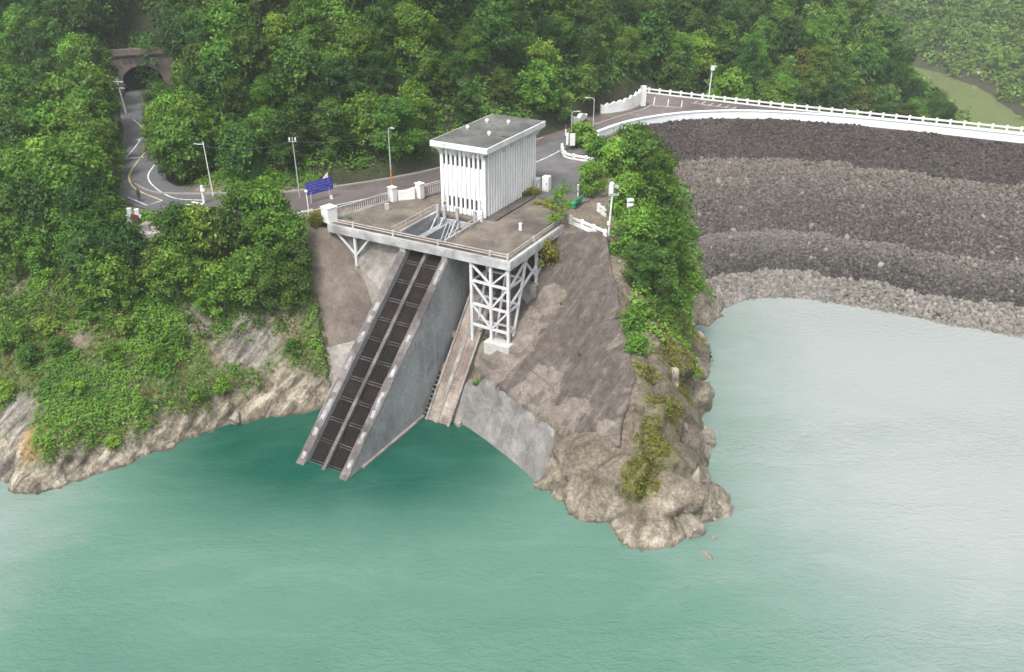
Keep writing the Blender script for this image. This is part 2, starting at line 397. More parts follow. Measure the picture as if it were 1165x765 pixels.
SHORE_R = [(-7.2, 83.6), (-5, 82.8), (-1.3, 78), (2.4, 72.6), (6.3, 67), (9.3, 64.7), (12.3, 62.9), (15, 63.4), (17.3, 64.8), (19.6, 66.4), (20.2, 68.6),
           (19.6, 73.6), (20.1, 78.3), (21.2, 83.3), (22.2, 92.9), (22.7, 99.5), (24.0, 105.0)]
for x, y in SHORE: C((x, y, 0))
for x, y in SHORE_R: C((x, y, 0))
# lake bed
C((-200, 100, -9), (-130, 92, -9), (-95, 84, -9), (-75, 76, -8), (-60, 68, -8), (-46, 62, -8), (-38, 68, -8), (-31, 74, -8), (-25, 78, -8), (-14, 70, -9),
  (-8, 76, -7), (-3, 70, -8), (3, 62, -8), (12, 55, -8), (22, 58, -8), (28, 70, -8), (30, 85, -8), (32, 98, -8), (38, 104, -8), (55, 96, -8), (90, 75, -8),
  (0, 20, -12), (-150, 40, -12), (150, 0, -12), (0, -150, -12), (-300, 0, -12), (300, -120, -12), (0, -700, -12), (-700, -300, -12), (700, -700, -12))
# left bank: bleached rock, then grass slope to the road bench
for (x, y), h, rn in zip(SHORE[3:], (3, 3, 3, 3.2, 3.2, 3.4, 3.0, 2.6, 2.4, 2.2, 2.0, 1.8, 1.6), (3, 3, 2.6, 2.6, 2.6, 2.6, 2.5, 2.3, 2.3, 2.2, 2.0, 1.8, 1.4)):
    C((x+.1*rn, y+rn, h))
C((-64, 96, 8.5), (-56, 92, 10.5), (-50, 86, 9.5), (-46, 84.5, 9.0), (-41, 86, 8.6), (-37, 89, 8.8), (-33, 91, 8.6), (-29.5, 92, 9.3), (-26.5, 92.4, 9.8), (-24.2, 89.4, 5.2),
  (-56, 102, 15.5), (-49, 97, 14.5), (-44, 95, 14.2), (-38, 96, 14.5), (-32, 96.5, 14.6), (-28, 97, 15.2), (-46, 100.5, 17.3), (-38, 100, 17.3), (-30, 99.5, 17.3), (-26.5, 99, 17.3))
C((-60, 112, 18), (-58, 125, 18.5), (-63, 135, 19), (-68, 150, 19.5), (-70, 120, 15), (-75, 105, 9), (-85, 112, 6), (-80, 135, 15), (-85, 155, 18), (-100, 125, 4), (-100, 145, 12),
  (-120, 150, 14), (-90, 180, 32), (-120, 190, 34), (-90, 215, 58), (-130, 240, 66), (-160, 170, 26), (-200, 200, 50), (-240, 160, 30))
# under the works
CL((-2.9, -.8, 6.2), (-20, 1.2, 15.2), (-22, 2.2, 16.6), (-24, 3, 17.2), (-16, 1.5, 14), (-5, 5.5, 11.8), (-3, 8, 13.6), (-1, 11, 15.8), (-5.5, -.5, 5.9), (-5.5, -6.5, -.7), (-5.5, 3, 9.6),
   (-3, 2, 8.6), (-1.2, -.6, 7.0), (-3.8, -3, 3.4), (-6.8, 5, 11.4), (-2, 4, 10.4), (-.6, 6.5, 12.6), (-7, -3, 2.6), (-7, -6.5, -.8))
# right lining: edge heights read off the slope
CP((690, 268, 17.5), (702, 330, 14.6), (722, 430, 9.6), (703, 503, 5.6), (660, 494, 4.8), (637, 485, 3.9), (590, 458, 3.7), (545, 435, 3.2), (600, 350, 9.8), (650, 400, 8.6),
   (640, 320, 13.2), (560, 400, 6.2), (650, 290, 15.8), (612, 512, 1.9), (580, 480, 2.2))
# the rocky tip and its right flank
CP((640, 545, 2.3), (690, 560, 3.0), (740, 585, 2.2), (790, 585, 1.8), (735, 520, 5.6), (745, 470, 8.0), (770, 500, 5.0), (740, 430, 9.6), (765, 430, 8.0), (785, 440, 4.8), (770, 385, 9.4),
   (745, 350, 12.8), (780, 350, 8.0), (795, 470, 2.8), (800, 540, 2.2), (790, 400, 3.2), (792, 372, 4.5))
C((10.5, 97, 17.4), (13, 100, 17.0), (15.5, 104, 15.8), (18, 108, 14.5), (16, 113, 16.5), (14, 120, 17.2), (12, 128, 17.3), (19.5, 102, 10.5), (20.5, 107, 9.5), (18, 97, 11.5), (22.5, 111, 8), (20, 120, 13))
# beneath the dam body
C((30, 120, 1), (38, 124, 1), (45, 140, 8), (52, 125, 1), (60, 132, 6), (90, 115, 4), (140, 88, 4), (28, 135, 11), (220, 45, 4), (60, 150, 5), (85, 138, 4), (142, 108, 4))
# hillside behind the road
for (x, y, z) in ((-40, 113, 18.2), (-30, 111.5, 18.4), (-20, 115.5, 18.4), (-12, 120.5, 18.6), (-4, 127.5, 18.6), (3, 135.5, 18.4), (9, 143, 18.4), (15.5, 151.5, 18.8), (21, 160, 18.6), (24, 167, 18.4),
                  (-43, 121, 21.5), (-46, 130, 22.5), (-50, 140, 22.5), (-55, 152, 22), (-60, 164, 22), (-61.5, 172, 29), (-73, 168, 26), (-74, 158, 21.5),
                  (-36, 124, 27), (-24, 127, 28.5), (-12, 134, 29.5), (-4, 141, 29), (3, 150, 29), (10, 159, 28), (16, 168, 25.5),
                  (-36, 140, 38), (-22, 143, 40), (-8, 150, 39), (2, 160, 37), (10, 170, 33), (-46, 160, 38), (-30, 165, 54), (-10, 170, 52), (5, 178, 44), (20, 182, 33),
                  (-66, 178, 36), (-70, 195, 52), (-50, 190, 60), (-20, 195, 66), (8, 200, 56), (-60, 230, 84), (-20, 235, 88), (30, 235, 62), (0, 290, 120), (-100, 300, 130), (-250, 300, 110),
                  (-250, 500, 190), (0, 500, 190), (-500, 300, 120), (-700, 700, 220), (0, 850, 240), (-400, 850, 240)): C((x, y, z))
# downstream: left spur, river bed, far side
C((40, 168, 8), (55, 165, -2), (75, 155, -6), (100, 145, -12), (36, 185, 24), (45, 200, 27), (60, 192, 7), (75, 185, -6), (60, 220, 30), (76, 232, 26), (88, 244, 19), (98, 238, 8), (106, 234, -3), (116, 236, -14),
  (90, 215, 2), (105, 205, -14), (60, 255, 48), (90, 275, 22), (112, 270, -2), (125, 265, -18), (100, 310, 20), (128, 320, -12), (140, 350, -18), (110, 360, 12), (80, 320, 48), (130, 395, -8), (118, 430, 4))
RIV = [(400, 60), (290, 120), (205, 190), (172, 250), (166, 300), (174, 340), (181, 372), (178, 405), (166, 440), (158, 480), (160, 540)]
for x, y in RIV: C((x, y, -30))
C((148, 250, -26), (148, 300, -25.6), (160, 345, -25.6), (168, 372, -25.6), (168, 405, -25.4), (152, 440, -25), (125, 235, -24), (150, 200, -26))
C((190, 250, -24.4), (184, 300, -24.4), (189, 330, -24.4), (196, 372, -24.2), (192, 405, -24.2), (180, 442, -25))
C((215, 300, -17), (210, 340, -16), (222, 372, -12), (215, 405, -14), (206, 440, -12), (250, 330, 2), (255, 380, 6), (250, 430, 4), (290, 400, 26), (330, 360, 36), (230, 480, 2), (205, 500, -6),
  (300, 470, 36), (260, 540, 40), (210, 560, 34), (170, 600, 40), (140, 520, 10), (110, 500, 26), (350, 560, 90), (200, 700, 120), (400, 400, 80), (300, 260, 4), (360, 280, 30), (450, 200, 40), (600, 300, 120), (700, 700, 220), (400, 850, 220), (700, -100, 60))

CPA = np.array(cp_pts, float)
def _fit():
    n = len(CPA); d = np.hypot(CPA[:, None, 0]-CPA[None, :, 0], CPA[:, None, 1]-CPA[None, :, 1])
    A = np.zeros((n+3, n+3)); A[:n, :n] = -d+np.eye(n)*.02; A[:n, n] = 1; A[:n, n+1:] = CPA[:, :2]/100; A[n:, :n] = A[:n, n:].T
    b = np.zeros(n+3); b[:n] = CPA[:, 2]; return np.linalg.solve(A, b)
WT = _fit()
def tps(x, y):
    x = np.asarray(x, float); y = np.asarray(y, float); sh = x.shape; x = x.ravel(); y = y.ravel(); n = len(CPA)
    r = WT[n]+WT[n+1]*x/100+WT[n+2]*y/100
    for i in range(n): r -= WT[i]*np.hypot(x-CPA[i, 0], y-CPA[i, 1])
    return r.reshape(sh)
PAD = [L(-24.6, 1.2, 0), L(-22.5, 3.2, 0), L(-15.5, 10.2, 0), L(-6, 11.5, 0), L(-1, 12.5, 0), (6, 98), (10.2, 96.0), (11.5, 103), (12, 118), (13, 132), (10, 136), (2, 125), (-8, 115), (-16, 109.5), (-24, 104), (-28, 102)]
CREST_POLY = [p for p in catmull(CIN, 4)]+[np.array((302, 18)), ]+[np.array(p) for p in COUT[::-1][1:]]+[np.array((14, 148))]
def zrack(v): return 16.5+.817*(v-1.3)
SLAB = [at(632, 262, 17.2), at(690, 268, 17.5), at(702, 330, 14.6), at(722, 430, 9.6), at(703, 503, 5.6), at(660, 494, 4.8), at(637, 485, 3.9), at(590, 458, 3.7), at(543, 433, 3.2), L(-4.0, -1.0, 4), L(-4.0, 3.6, 8), L(-2.2, 6.5, 10.5), L(-.2, 11.2, 16)]
GREY = [at(543, 436, 3.1), at(590, 461, 3.6), at(634, 488, 3.8), at(625, 520, 1.9), (2.9, 72.2), (1.9, 72.5), (-1.5, 77.2), (-5.3, 82.0), L(-3.9, -6.2, 0), L(-3.9, -2.2, 3)]
def hgt(x, y, detail=True):
    x = np.asarray(x, float); y = np.asarray(y, float)
    z = tps(x, y)
    d = line_d(x, y, [tuple(p) for p in ROADC[::4] if p[1] < 169]); w = sstep(6.6, 4.2, d)*(y < 171.5)
    sd = poly_sd(x, y, PAD); w = np.maximum(w, sstep(-1.6, .2, sd))
    sdc = poly_sd(x, y, CREST_POLY); w = np.maximum(w, sstep(-1.5, .5, sdc)*(x < 26))
    z = z*(1-w)+17.32*w
    u, v = uv_of(x, y)
    ins = np.minimum(np.minimum(u+14.2, -7.3-u), np.minimum(v+24, 10.0-v))
    z = np.where(ins > 0, np.minimum(z, np.minimum(zrack(v), 17)-6.5), z)
    insp = np.minimum(np.minimum(u+14.9, -9.0-u), np.minimum(v+24, 9.6-v))
    z = np.where(insp > 0, np.minimum(z, 9), z)
    # left of the chute the walls stand clear of the ground
    lw = (u > -26.2) & (u <= -13.9) & (v < 2.4) & (v > -12) & (u > -25.0-(v+2.2)*1.12)
    cap = 16.4+(v-2.6)*2.9
    z = np.where(lw & (v > -9), np.minimum(z, cap), z)
    return z, w, np.maximum(sstep(-.6, .3, poly_sd(x, y, SLAB)), sstep(-.6, .3, poly_sd(x, y, GREY)))
def axis(a0, a1, s, lo, hi, g):
    c = list(np.arange(a0, a1+1e-6, s)); st = s; q = c[-1]
    while q < hi: st = min(st*g, 60); q += st; c.append(q)
    st = s; q = c[0]
    while q > lo: st = min(st*g, 60); q -= st; c.insert(0, q)
    return np.array(c)
GX = axis(-58, 30, .3, -880, 880, 1.045); GY = axis(60, 112, .3, -880, 880, 1.03)
X, Y = np.meshgrid(GX, GY, indexing='xy'); nx, ny = len(GX), len(GY)
Z0, Wflat, Wslab = hgt(X, Y)
gy, gx = np.gradient(Z0, GY, GX); slope = np.hypot(gx, gy)
nl = np.sqrt(1+slope**2); NX, NY, NZ = -gx/nl, -gy/nl, 1/nl
UU, VV = uv_of(X, Y)
left = X < -16
nearb = (Y < 125) & (X > -75) & (X < 32)
# bedding: thin tilted strata; blocky fracture on the right-hand tip
sx, sz_ = X*.8+Y*.45, Z0
_a = X*.55+Y*.55+Z0*.62; _b = X*.70-Y*.71+.25*vnoise(X*.3, Y*.3, Z0*.3, 2); _c = -X*.44-Y*.44+Z0*.78
strat = 1-np.abs(vnoise(_b*.75, _a*.10, _c*.75, 3))*2.2
strat2 = 1-np.abs(vnoise(_b*1.9, _a*.22, _c*1.9, 5))*2.0
big = fbm(X*.16, Y*.16, Z0*.16, 4, 9)
med = fbm(X*.5, Y*.5, Z0*.5, 4, 21)
def blocks(sc_, seed):
    # cellular offset: each joint-bounded block stands at its own depth
    qx = X*sc_+.5*vnoise(X*.4, Y*.4, Z0*.4, seed); qy = Y*sc_*.8; qz = Z0*sc_*1.1
    return _hash(np.floor(qx+qz*.4).astype(np.int64), np.floor(qy-qz*.3).astype(np.int64), np.floor(qz).astype(np.int64), seed)
def facets(size, seed, tilt):
    """joint-bounded blocks: every cell a tilted plane of its own, with a cleft along its border"""
    gx, gy = X/size+.35*vnoise(X*.5/size, Y*.5/size, 0, seed), (Y+Z0*.8)/size; ix, iy = np.floor(gx).astype(np.int64), np.floor(gy).astype(np.int64)
    d1 = np.full(X.shape, 9.); d2 = d1.copy(); val = np.zeros(X.shape)
    for a in (-1, 0, 1):
        for c in (-1, 0, 1):
            jx, jy = ix+a, iy+c; z0 = np.zeros_like(jx); px_ = jx+.5+.45*_hash(jx, jy, z0, seed); py_ = jy+.5+.45*_hash(jx, jy, z0+1, seed); dx, dy = gx-px_, gy-py_; d = np.hypot(dx, dy)
            v = .5*_hash(jx, jy, z0+2, seed)+tilt*(dx*_hash(jx, jy, z0+3, seed)+dy*_hash(jx, jy, z0+4, seed)); n = d < d1
            d2 = np.where(n, d1, np.minimum(d2, d)); val = np.where(n, v, val); d1 = np.where(n, d, d1)
    return val, np.exp(-(d2-d1)/.10)
f1, c1_ = facets(4.2, 4, 1.1); f2, c2_ = facets(1.7, 9, 1.0)
blk = f1*1.25+f2*.28-.40*c1_-.13*c2_; cleft = np.clip(c1_*.9+c2_*.55, 0, 1)
lowband = sstep(4.8, 2.2, Z0)*(Z0 > -3)
rock = np.where(left, .25+.75*lowband, 1.0)*(1-Wslab)*(1-Wflat)*nearb
amp = np.where(left, (strat*.42+strat2*.26+med*.16+blk*.42), (blk*1.0+med*.22+big*.7+strat*.04))
disp = rock*amp*np.clip(slope*1.5, .25, 1.0)
disp = disp+(1-Wflat)*(1-Wslab)*(~nearb)*big*np.clip((np.abs(Y-100)-20)/40, 0, 1)*1.4
disp = disp+Wslab*(.06*med+.05*big)
works = (UU > -24.5) & (UU < -3.7) & (VV > -14) & (VV < 12)
disp = np.where(works, np.minimum(disp, .05), disp)
PX, PY, PZ = X+NX*disp, Y+NY*disp, Z0+NZ*disp
V = np.stack([PX.ravel(), PY.ravel(), PZ.ravel()], 1)
ii = (np.arange(ny-1)[:, None]*nx+np.arange(nx-1)[None, :]).ravel()
FQ = np.stack([ii, ii+1, ii+nx+1, ii+nx], 1)
# what grows or lies where
gn = fbm(X*.13, Y*.13, 0, 4, 31); gn2 = fbm(X*.45, Y*.45, 0, 4, 37)
def blob(px, py, z, r): 
    a = at(px, py, z); return sstep(1.0, .45, np.hypot(X-a[0], Y-a[1])/r)
grass = sstep(1.7, 3.3, PZ+gn2*1.4)*left*(UU < -17)*(1-Wflat)
for b in ((0, 350, 7, 4.2), (25, 365, 7, 2.5), (15, 480, 4, 3.8), (0, 520, 2, 5), (290, 385, 7, 3.9), (255, 400, 6, 2.2), (320, 360, 8.5, 3.0), (325, 420, 5, 3.6), (345, 430, 4, 3), (285, 395, 6, 3), (100, 422, 5.5, 1.4), (230, 370, 8, 2.6)):
    grass = grass*(1-blob(*b)*np.clip(1.0+gn2*.6, .3, 1))
soil_o = np.maximum(blob(48, 520, 1.6, 2.3), blob(62, 500, 2.6, 1.4))
soil_b = np.maximum(sstep(.15, .5, gn2+gn*.5)*left*.8, blob(300, 440, 3.6, 4.0))
pale = lowband*sstep(.0, .25, PZ+.6)*np.clip(.75+med*.8, 0, 1)*(1-soil_o)
pale = np.where(~left, np.clip(sstep(3.6, 1.2, PZ+med*1.4), 0, 1), pale)*nearb
greyrock = np.maximum(np.maximum(blob(10, 510, 2.2, 4.2), blob(285, 385, 7, 3.6)), blob(20, 470, 4, 2.5))
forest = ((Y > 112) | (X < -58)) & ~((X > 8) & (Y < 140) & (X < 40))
moss = np.zeros_like(X)
for b in ((730, 545, 4, 2.6), (742, 505, 6, 2.8), (752, 465, 7.4, 2.6), (738, 425, 9.8, 2.6), (765, 410, 8.5, 3.6), (755, 380, 10.5, 3.0), (780, 385, 6.5, 2.6), (790, 345, 8, 3), (770, 345, 10.5, 4), (745, 330, 13.5, 4), (785, 430, 5, 1.6)):
    moss = np.maximum(moss, blob(*b)*np.clip(.8+gn2*1.6, 0, 1))
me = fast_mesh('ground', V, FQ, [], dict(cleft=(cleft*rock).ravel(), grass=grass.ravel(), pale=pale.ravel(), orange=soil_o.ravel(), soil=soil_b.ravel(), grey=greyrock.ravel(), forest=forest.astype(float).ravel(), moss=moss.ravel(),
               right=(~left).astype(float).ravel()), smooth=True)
def ground_mat():
    m, nt, b = newmat('ground'); b.inputs['Roughness'].default_value = .95; b.inputs['Specular IOR Level'].default_value = .15
    p = pos(nt)
    n1 = noise(nt, p, .5, 8, .66, .4); n2 = noise(nt, p, 3.0, 6, .7)
    ps = aniso(nt, (.55, .55, .62), .28, 1.3); st = noise(nt, ps, 1.0, 8, .66, .6)
    A = lambda k: attr(nt, k).outputs['Fac']
    brown = mix(nt, ramp(nt, st, [(.35, 0), (.65, 1)]), (.115, .095, .075), (.205, .175, .14))
    rock_r = mix(nt, ramp(nt, n1, [(.35, 0), (.65, 1)]), (.118, .098, .076), (.20, .168, .13))
    c = mix(nt, A('right'), brown, rock_r)
    c = mix(nt, math_(nt, 'MULTIPLY', A('soil'), .7), c, mix(nt, n1, (.16, .125, .085), (.22, .185, .12)))
    greyc = mix(nt, ramp(nt, st, [(.35, 0), (.62, 1)]), (.085, .078, .07), (.20, .182, .16)); c = mix(nt, A('grey'), c, greyc)
    stp = mix(nt, A('right'), st, n1); palec = mix(nt, ramp(nt, stp, [(.38, 0), (.6, 1)]), (.15, .126, .097), (.34, .30, .238)); c = mix(nt, A('pale'), c, palec)
    c = mix(nt, A('orange'), c, mix(nt, n1, (.22, .13, .05), (.34, .23, .10)))
    gc = mix(nt, ramp(nt, n2, [(.3, 0), (.7, 1)]), (.030, .060, .014), (.085, .125, .03)); c = mix(nt, math_(nt, 'MULTIPLY', A('grass'), .9), c, gc)
    c = mix(nt, math_(nt, 'MULTIPLY', A('moss'), .85), c, mix(nt, n2, (.09, .095, .025), (.16, .15, .05)))
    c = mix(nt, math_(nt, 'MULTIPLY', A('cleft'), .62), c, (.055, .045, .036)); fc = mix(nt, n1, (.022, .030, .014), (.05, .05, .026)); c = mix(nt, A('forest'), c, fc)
    ck = voro(nt, pos(nt, (.55, .4, .8), (R(20), R(10), R(25))), .42, 'DISTANCE_TO_EDGE')
    c = mix(nt, math_(nt, 'MULTIPLY', ramp(nt, ck.outputs['Distance'], [(.0, .4), (.02, 0)]), math_(nt, 'MULTIPLY', A('right'), math_(nt, 'SUBTRACT', 1.0, A('forest')))), c, (.07, .055, .045))
    c = mix(nt, .5, c, ramp(nt, n2, [(.3, (.0, .0, .0)), (.7, (1, 1, 1))]), 'OVERLAY'); sz_ = nt.nodes.new('ShaderNodeSeparateXYZ'); nt.links.new(p, sz_.inputs[0]); c = mix(nt, ramp(nt, math_(nt, 'ADD', sz_.outputs[2], math_(nt, 'MULTIPLY', math_(nt, 'SUBTRACT', n2, .5), .5)), [(.12, .6), (.32, 0)]), c, (.07, .06, .045)); c = mix(nt, math_(nt, 'MULTIPLY', math_(nt, 'SUBTRACT', 1.0, A('right')), .24), c, ramp(nt, st, [(.34, (.0, .0, .0)), (.62, (1, 1, 1))]), 'OVERLAY')
    setc(nt, b, c)
    h = math_(nt, 'ADD', math_(nt, 'MULTIPLY', st, .6), math_(nt, 'MULTIPLY', n2, .5)); bump(nt, b, h, .8, .35); return m
me.materials.append(ground_mat())
link('ground', me, kind='structure', label='rocky and earthy ground of the valley sides')
BV = BVHTree.FromPolygons([tuple(v) for v in V], [tuple(f) for f in FQ])
def ground_z(x, y):
    h = BV.ray_cast(Vector((x, y, 400)), Vector((0, 0, -1)))
    return h[0].z if h[0] is not None else 0.0
def seen(p, slack=1.5):
    d = Vector(p)-Vector(CAM); l = d.length; h = BV.ray_cast(Vector(CAM), d/l)
    return h[0] is None or h[3] > l-slack

# ------------------------------------------------------------------ water
def water_mat(name, dark_tint, pale_tint, s_bump, glare_attr=True):
    m, nt, b = newmat(name); b.inputs['Roughness'].default_value = .07; b.inputs['IOR'].default_value = 1.33; b.inputs['Specular IOR Level'].default_value = .5
    p = pos(nt)
    if glare_attr:
        k = attr(nt, 'silt_glare').outputs['Fac']; n = noise(nt, p, .045, 5, .6, .8); pl = ramp(nt, noise(nt, pos(nt, (.07, .20, 1), (0, 0, R(-42))), 1.0, 7, .68, 1.6), [(.45, 0), (.75, 1)])
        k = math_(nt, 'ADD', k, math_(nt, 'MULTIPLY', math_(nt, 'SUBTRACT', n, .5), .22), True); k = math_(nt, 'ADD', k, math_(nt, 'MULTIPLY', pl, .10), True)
        setc(nt, b, ramp(nt, k, [(0, dark_tint), (.5, (.084, .172, .134)), (1, pale_tint)]))  # from painted dark reflection up to silt and painted sky glare
    else: setc(nt, b, mix(nt, noise(nt, p, .03, 5, .6), dark_tint, pale_tint))
    p1 = pos(nt, (1.0, 1.9, 1), (0, 0, R(-24))); a = noise(nt, p1, 1.0, 3, .55, .6)
    p2 = pos(nt, (1.0, 1.7, 1), (0, 0, R(28))); c = noise(nt, p2, 3.0, 3, .6, .4)
    h = math_(nt, 'ADD', math_(nt, 'MULTIPLY', a, .7), math_(nt, 'MULTIPLY', c, .3))
    # wind lanes: smooth slicks between ruffled water
    ws = pos(nt, (.012, .07, 1), (0, 0, R(38))); w = ramp(nt, noise(nt, ws, 1.0, 6, .62, .8), [(.42, .35), (.62, 1.0)])
    n = nt.nodes.new('ShaderNodeBump'); n.inputs['Distance'].default_value = s_bump; nt.links.new(h, n.inputs['Height'])
    nt.links.new(math_(nt, 'MULTIPLY', w, .9), n.inputs['Strength']); nt.links.new(n.outputs[0], b.inputs['Normal'])
    nt.links.new(math_(nt, 'ADD', math_(nt, 'MULTIPLY', w, .10), .04), b.inputs['Roughness'])
    return m
RES = [(-880, -880), (880, -880), (880, -320), (302, 8), (140, 92), (76, 124), (46, 139), (20, 138), (10, 125), (-40, 128), (-90, 128), (-300, 180), (-880, 330)]
bm = bmesh.new(); gx_ = np.arange(-110, 131, 5.0); gy_ = np.arange(20, 141, 5.0)
wx = axis(-100, 110, 2, -880, 880, 1.25); wy = axis(20, 140, 2, -880, 340, 1.25)
WX, WY = np.meshgrid(wx, wy); keep = in_poly(WX, WY, RES)
silt_glare = np.clip(.5+.5*sstep(2, 40, WX-4+.0*WY)*sstep(20, 70, WY)+.30*sstep(-34, -52, WX)*sstep(95, 60, WY), 0, 1)  # silt plus sky glare painted into the colour of the right-hand water
silt_glare = silt_glare-.62*sstep(21, 4, np.hypot((WX+16)*.62, (WY-80.5)*1.0))*sstep(8, -3, WX)  # dark reflection around the intake, painted into the water colour
silt_glare = np.clip(silt_glare-.06*sstep(75, 45, WY), 0, 1)
wi = (np.arange(len(wy)-1)[:, None]*len(wx)+np.arange(len(wx)-1)[None, :]).ravel()
wq = np.stack([wi, wi+1, wi+len(wx)+1, wi+len(wx)], 1); kk = keep.ravel(); wq = wq[kk[wq].all(1)]
wm = fast_mesh('reservoir_water', np.stack([WX.ravel(), WY.ravel(), np.zeros(WX.size)], 1), wq, [water_mat('reservoir_water', (.006, .064, .043), (.265, .290, .282), .32)], dict(silt_glare=silt_glare.ravel()))
link('reservoir_water', wm, kind='structure', label='green rippled reservoir water')
b = MB(); b.add([(70, 165, -26.2), (700, 165, -26.2), (700, 600, -26.2), (70, 600, -26.2)], [(0, 1, 2, 3)])
b.build('river_water', water_mat('river_water', (.13, .155, .065), (.17, .19, .085), .05, False), kind='structure', label='olive green river below the dam')

# ------------------------------------------------------------------ dam
def resamp(pts, n):
    P = catmull(pts, 12); d = np.concatenate([[0], np.cumsum(np.hypot(*np.diff(P, axis=0).T))]); t = np.linspace(0, 1, n)*d[-1]
    return np.stack([np.interp(t, d, P[:, 0]), np.interp(t, d, P[:, 1])], 1)
def matched(n=260):
    Cc = catmull(CIN, 12); Tt = catmull(TOE, 12); d = np.concatenate([[0], np.cumsum(np.hypot(*np.diff(Cc, axis=0).T))])
    t = np.concatenate([np.linspace(0, 90, n), np.linspace(93, d[-1], 60)])
    return np.stack([np.interp(t, d, Cc[:, 0]), np.interp(t, d, Cc[:, 1])], 1), np.stack([np.interp(t, d, Tt[:, 0]), np.interp(t, d, Tt[:, 1])], 1)
CC, TT = matched()
SS = np.linspace(0, 1.35, 60)
def face_pt(i, s):
    """point on the upstream face: berms at the three band edges"""
    c, t = CC[i], TT[i]; z = 17.35-17.35*s
    berm = lambda zb, w: np.clip((zb-z)/w, 0, 1)*.9-.45
    off = .6*np.exp(-((z-12.9)/.6)**2)+1.1*np.exp(-((z-5.8)/.8)**2)+.6*np.exp(-((z-2.1)/.5)**2)
    n = t-c; n = n/np.linalg.norm(n); p = c+(t-c)*s+n*off
    return p[0], p[1], z
def dam_face_mat():
    m, nt, b = newmat('dam_rockfill_bed'); p = pos(nt); v = voro(nt, p, 1.3); n = noise(nt, p, .3, 5, .6)
    setc(nt, b, mix(nt, n, ramp(nt, v.outputs['Distance'], [(.1, (.10, .085, .08)), (.7, (.03, .026, .026))]), (.05, .043, .042))); bump(nt, b, v.outputs['Distance'], .8, .3); return m
dam = thing('embankment_dam', 'long curved rockfill embankment dam with white walled crest holding back the reservoir', 'dam', (46, 140, 0))
FV = np.array([face_pt(i, s) for i in range(len(CC)) for s in SS]); k = len(SS)
ii = (np.arange(len(CC)-1)[:, None]*k+np.arange(k-1)[None, :]).ravel()
fm = fast_mesh('upstream_face', FV-np.array((46, 140, 0)), np.stack([ii, ii+1, ii+k+1, ii+k], 1), [dam_face_mat()], smooth=True)
link('upstream_face', fm, parent=dam)
b = MB(); co = [np.array(p, float) for p in COUT]
prof = []
for i, c in enumerate(co):
    n = np.array((.47, .88)); prof.append([(c[0], c[1], 17.35), (c[0]+n[0]*70, c[1]+n[1]*70, -27), (c[0], c[1], -27)])
for i in range(len(co)-1):
    a, d = prof[i], prof[i+1]; b.add([a[0], d[0], d[1], a[1]], [(0, 1, 2, 3)])
b.build('downstream_face', M['damp'], dam)
b = MB(); b.prism([tuple(p) for p in CREST_POLY], 15.5, 17.42); b.build('crest_core', M['asphalt_old'], dam)

# loose riprap: nobody could count it
ico = bmesh.new(); bmesh.ops.create_icosphere(ico, subdivisions=1, radius=1.0); IV = np.array([v.co for v in ico.verts]); IF = np.array([[v.index for v in f.verts] for f in ico.faces]); ico.free()
def rock_shapes(n, seed):
    r = np.random.RandomState(seed); out = []
    for i in range(n):
        q = IV*(1+r.uniform(-.28, .28, (len(IV), 1)))*r.uniform(.65, 1.25, 3)
        a, c, e = r.uniform(0, 6.28, 3)
        Rm = np.array([[math.cos(a), -math.sin(a), 0], [math.sin(a), math.cos(a), 0], [0, 0, 1]]) @ np.array([[1, 0, 0], [0, math.cos(c), -math.sin(c)], [0, math.sin(c), math.cos(c)]])
        out.append(q @ Rm.T)
    return np.array(out)
ROCKS = rock_shapes(24, 5)
def rock_mat(name, lo, hi, odd):
    m, nt, b = newmat(name); t = attr(nt, 'tone').outputs['Fac']; n = noise(nt, pos(nt), 2.5, 5, .7)
    big_ = noise(nt, pos(nt), .10, 4, .6)
    k = math_(nt, 'ADD', math_(nt, 'MULTIPLY', t, .7), math_(nt, 'MULTIPLY', math_(nt, 'SUBTRACT', big_, .5), .4), True)
    c = ramp(nt, k, [(0, lo), (.74, hi), (.87, odd), (1, odd)]); c = mix(nt, .35, c, ramp(nt, n, [(.28, (.1, .1, .1)), (.72, (.9, .9, .9))]), 'OVERLAY'); setc(nt, b, c); return m
def riprap(name, n, s0, s1, size, m, label, fade=.0, imax=260):
    r = np.random.RandomState(int(s0*1000)+3); P = []; 
    dC = np.hypot(*np.diff(CC[:imax], axis=0).T).mean()
    fi = r.uniform(0, imax-2, n); ss = r.uniform(s0, s1, n)+.012*vnoise(fi*.09, 0, 0, 5); ss = np.maximum(ss, .004); i0 = fi.astype(int); t = fi-i0
    for a, b_, s in zip(i0, t, ss):
        p = np.array(face_pt(a, s)); q = np.array(face_pt(a+1, s)); P.append(p*(1-b_)+q*b_)
    P = np.array(P); kk = r.randint(0, len(ROCKS), n); sz = size*np.exp(r.normal(0, .42, n))*np.where(r.rand(n) < .010, 2.0, 1.0); sz = np.minimum(sz, size*2.4)
    V = ROCKS[kk]*sz[:, None, None]*.5+P[:, None, :]+np.array((0, 0, 0))+r.uniform(-.1, .12, (n, 1, 1))*np.array((-.2, -.4, .85))
    tone = np.repeat(np.clip(r.beta(2, 2.6, n)+fade*(1-np.clip((ss-s0)/(s1-s0), 0, 1))**1.6-fade*.28, 0, 1), len(IV)); Fr = (IF[None]+(np.arange(n)*len(IV))[:, None, None]).reshape(-1, 3)
    me = fast_mesh(name, V.reshape(-1, 3), Fr, [m], dict(tone=tone), per=3)
    link(name, me, kind='stuff', label=label)
sz = lambda z: (17.35-z)/17.35
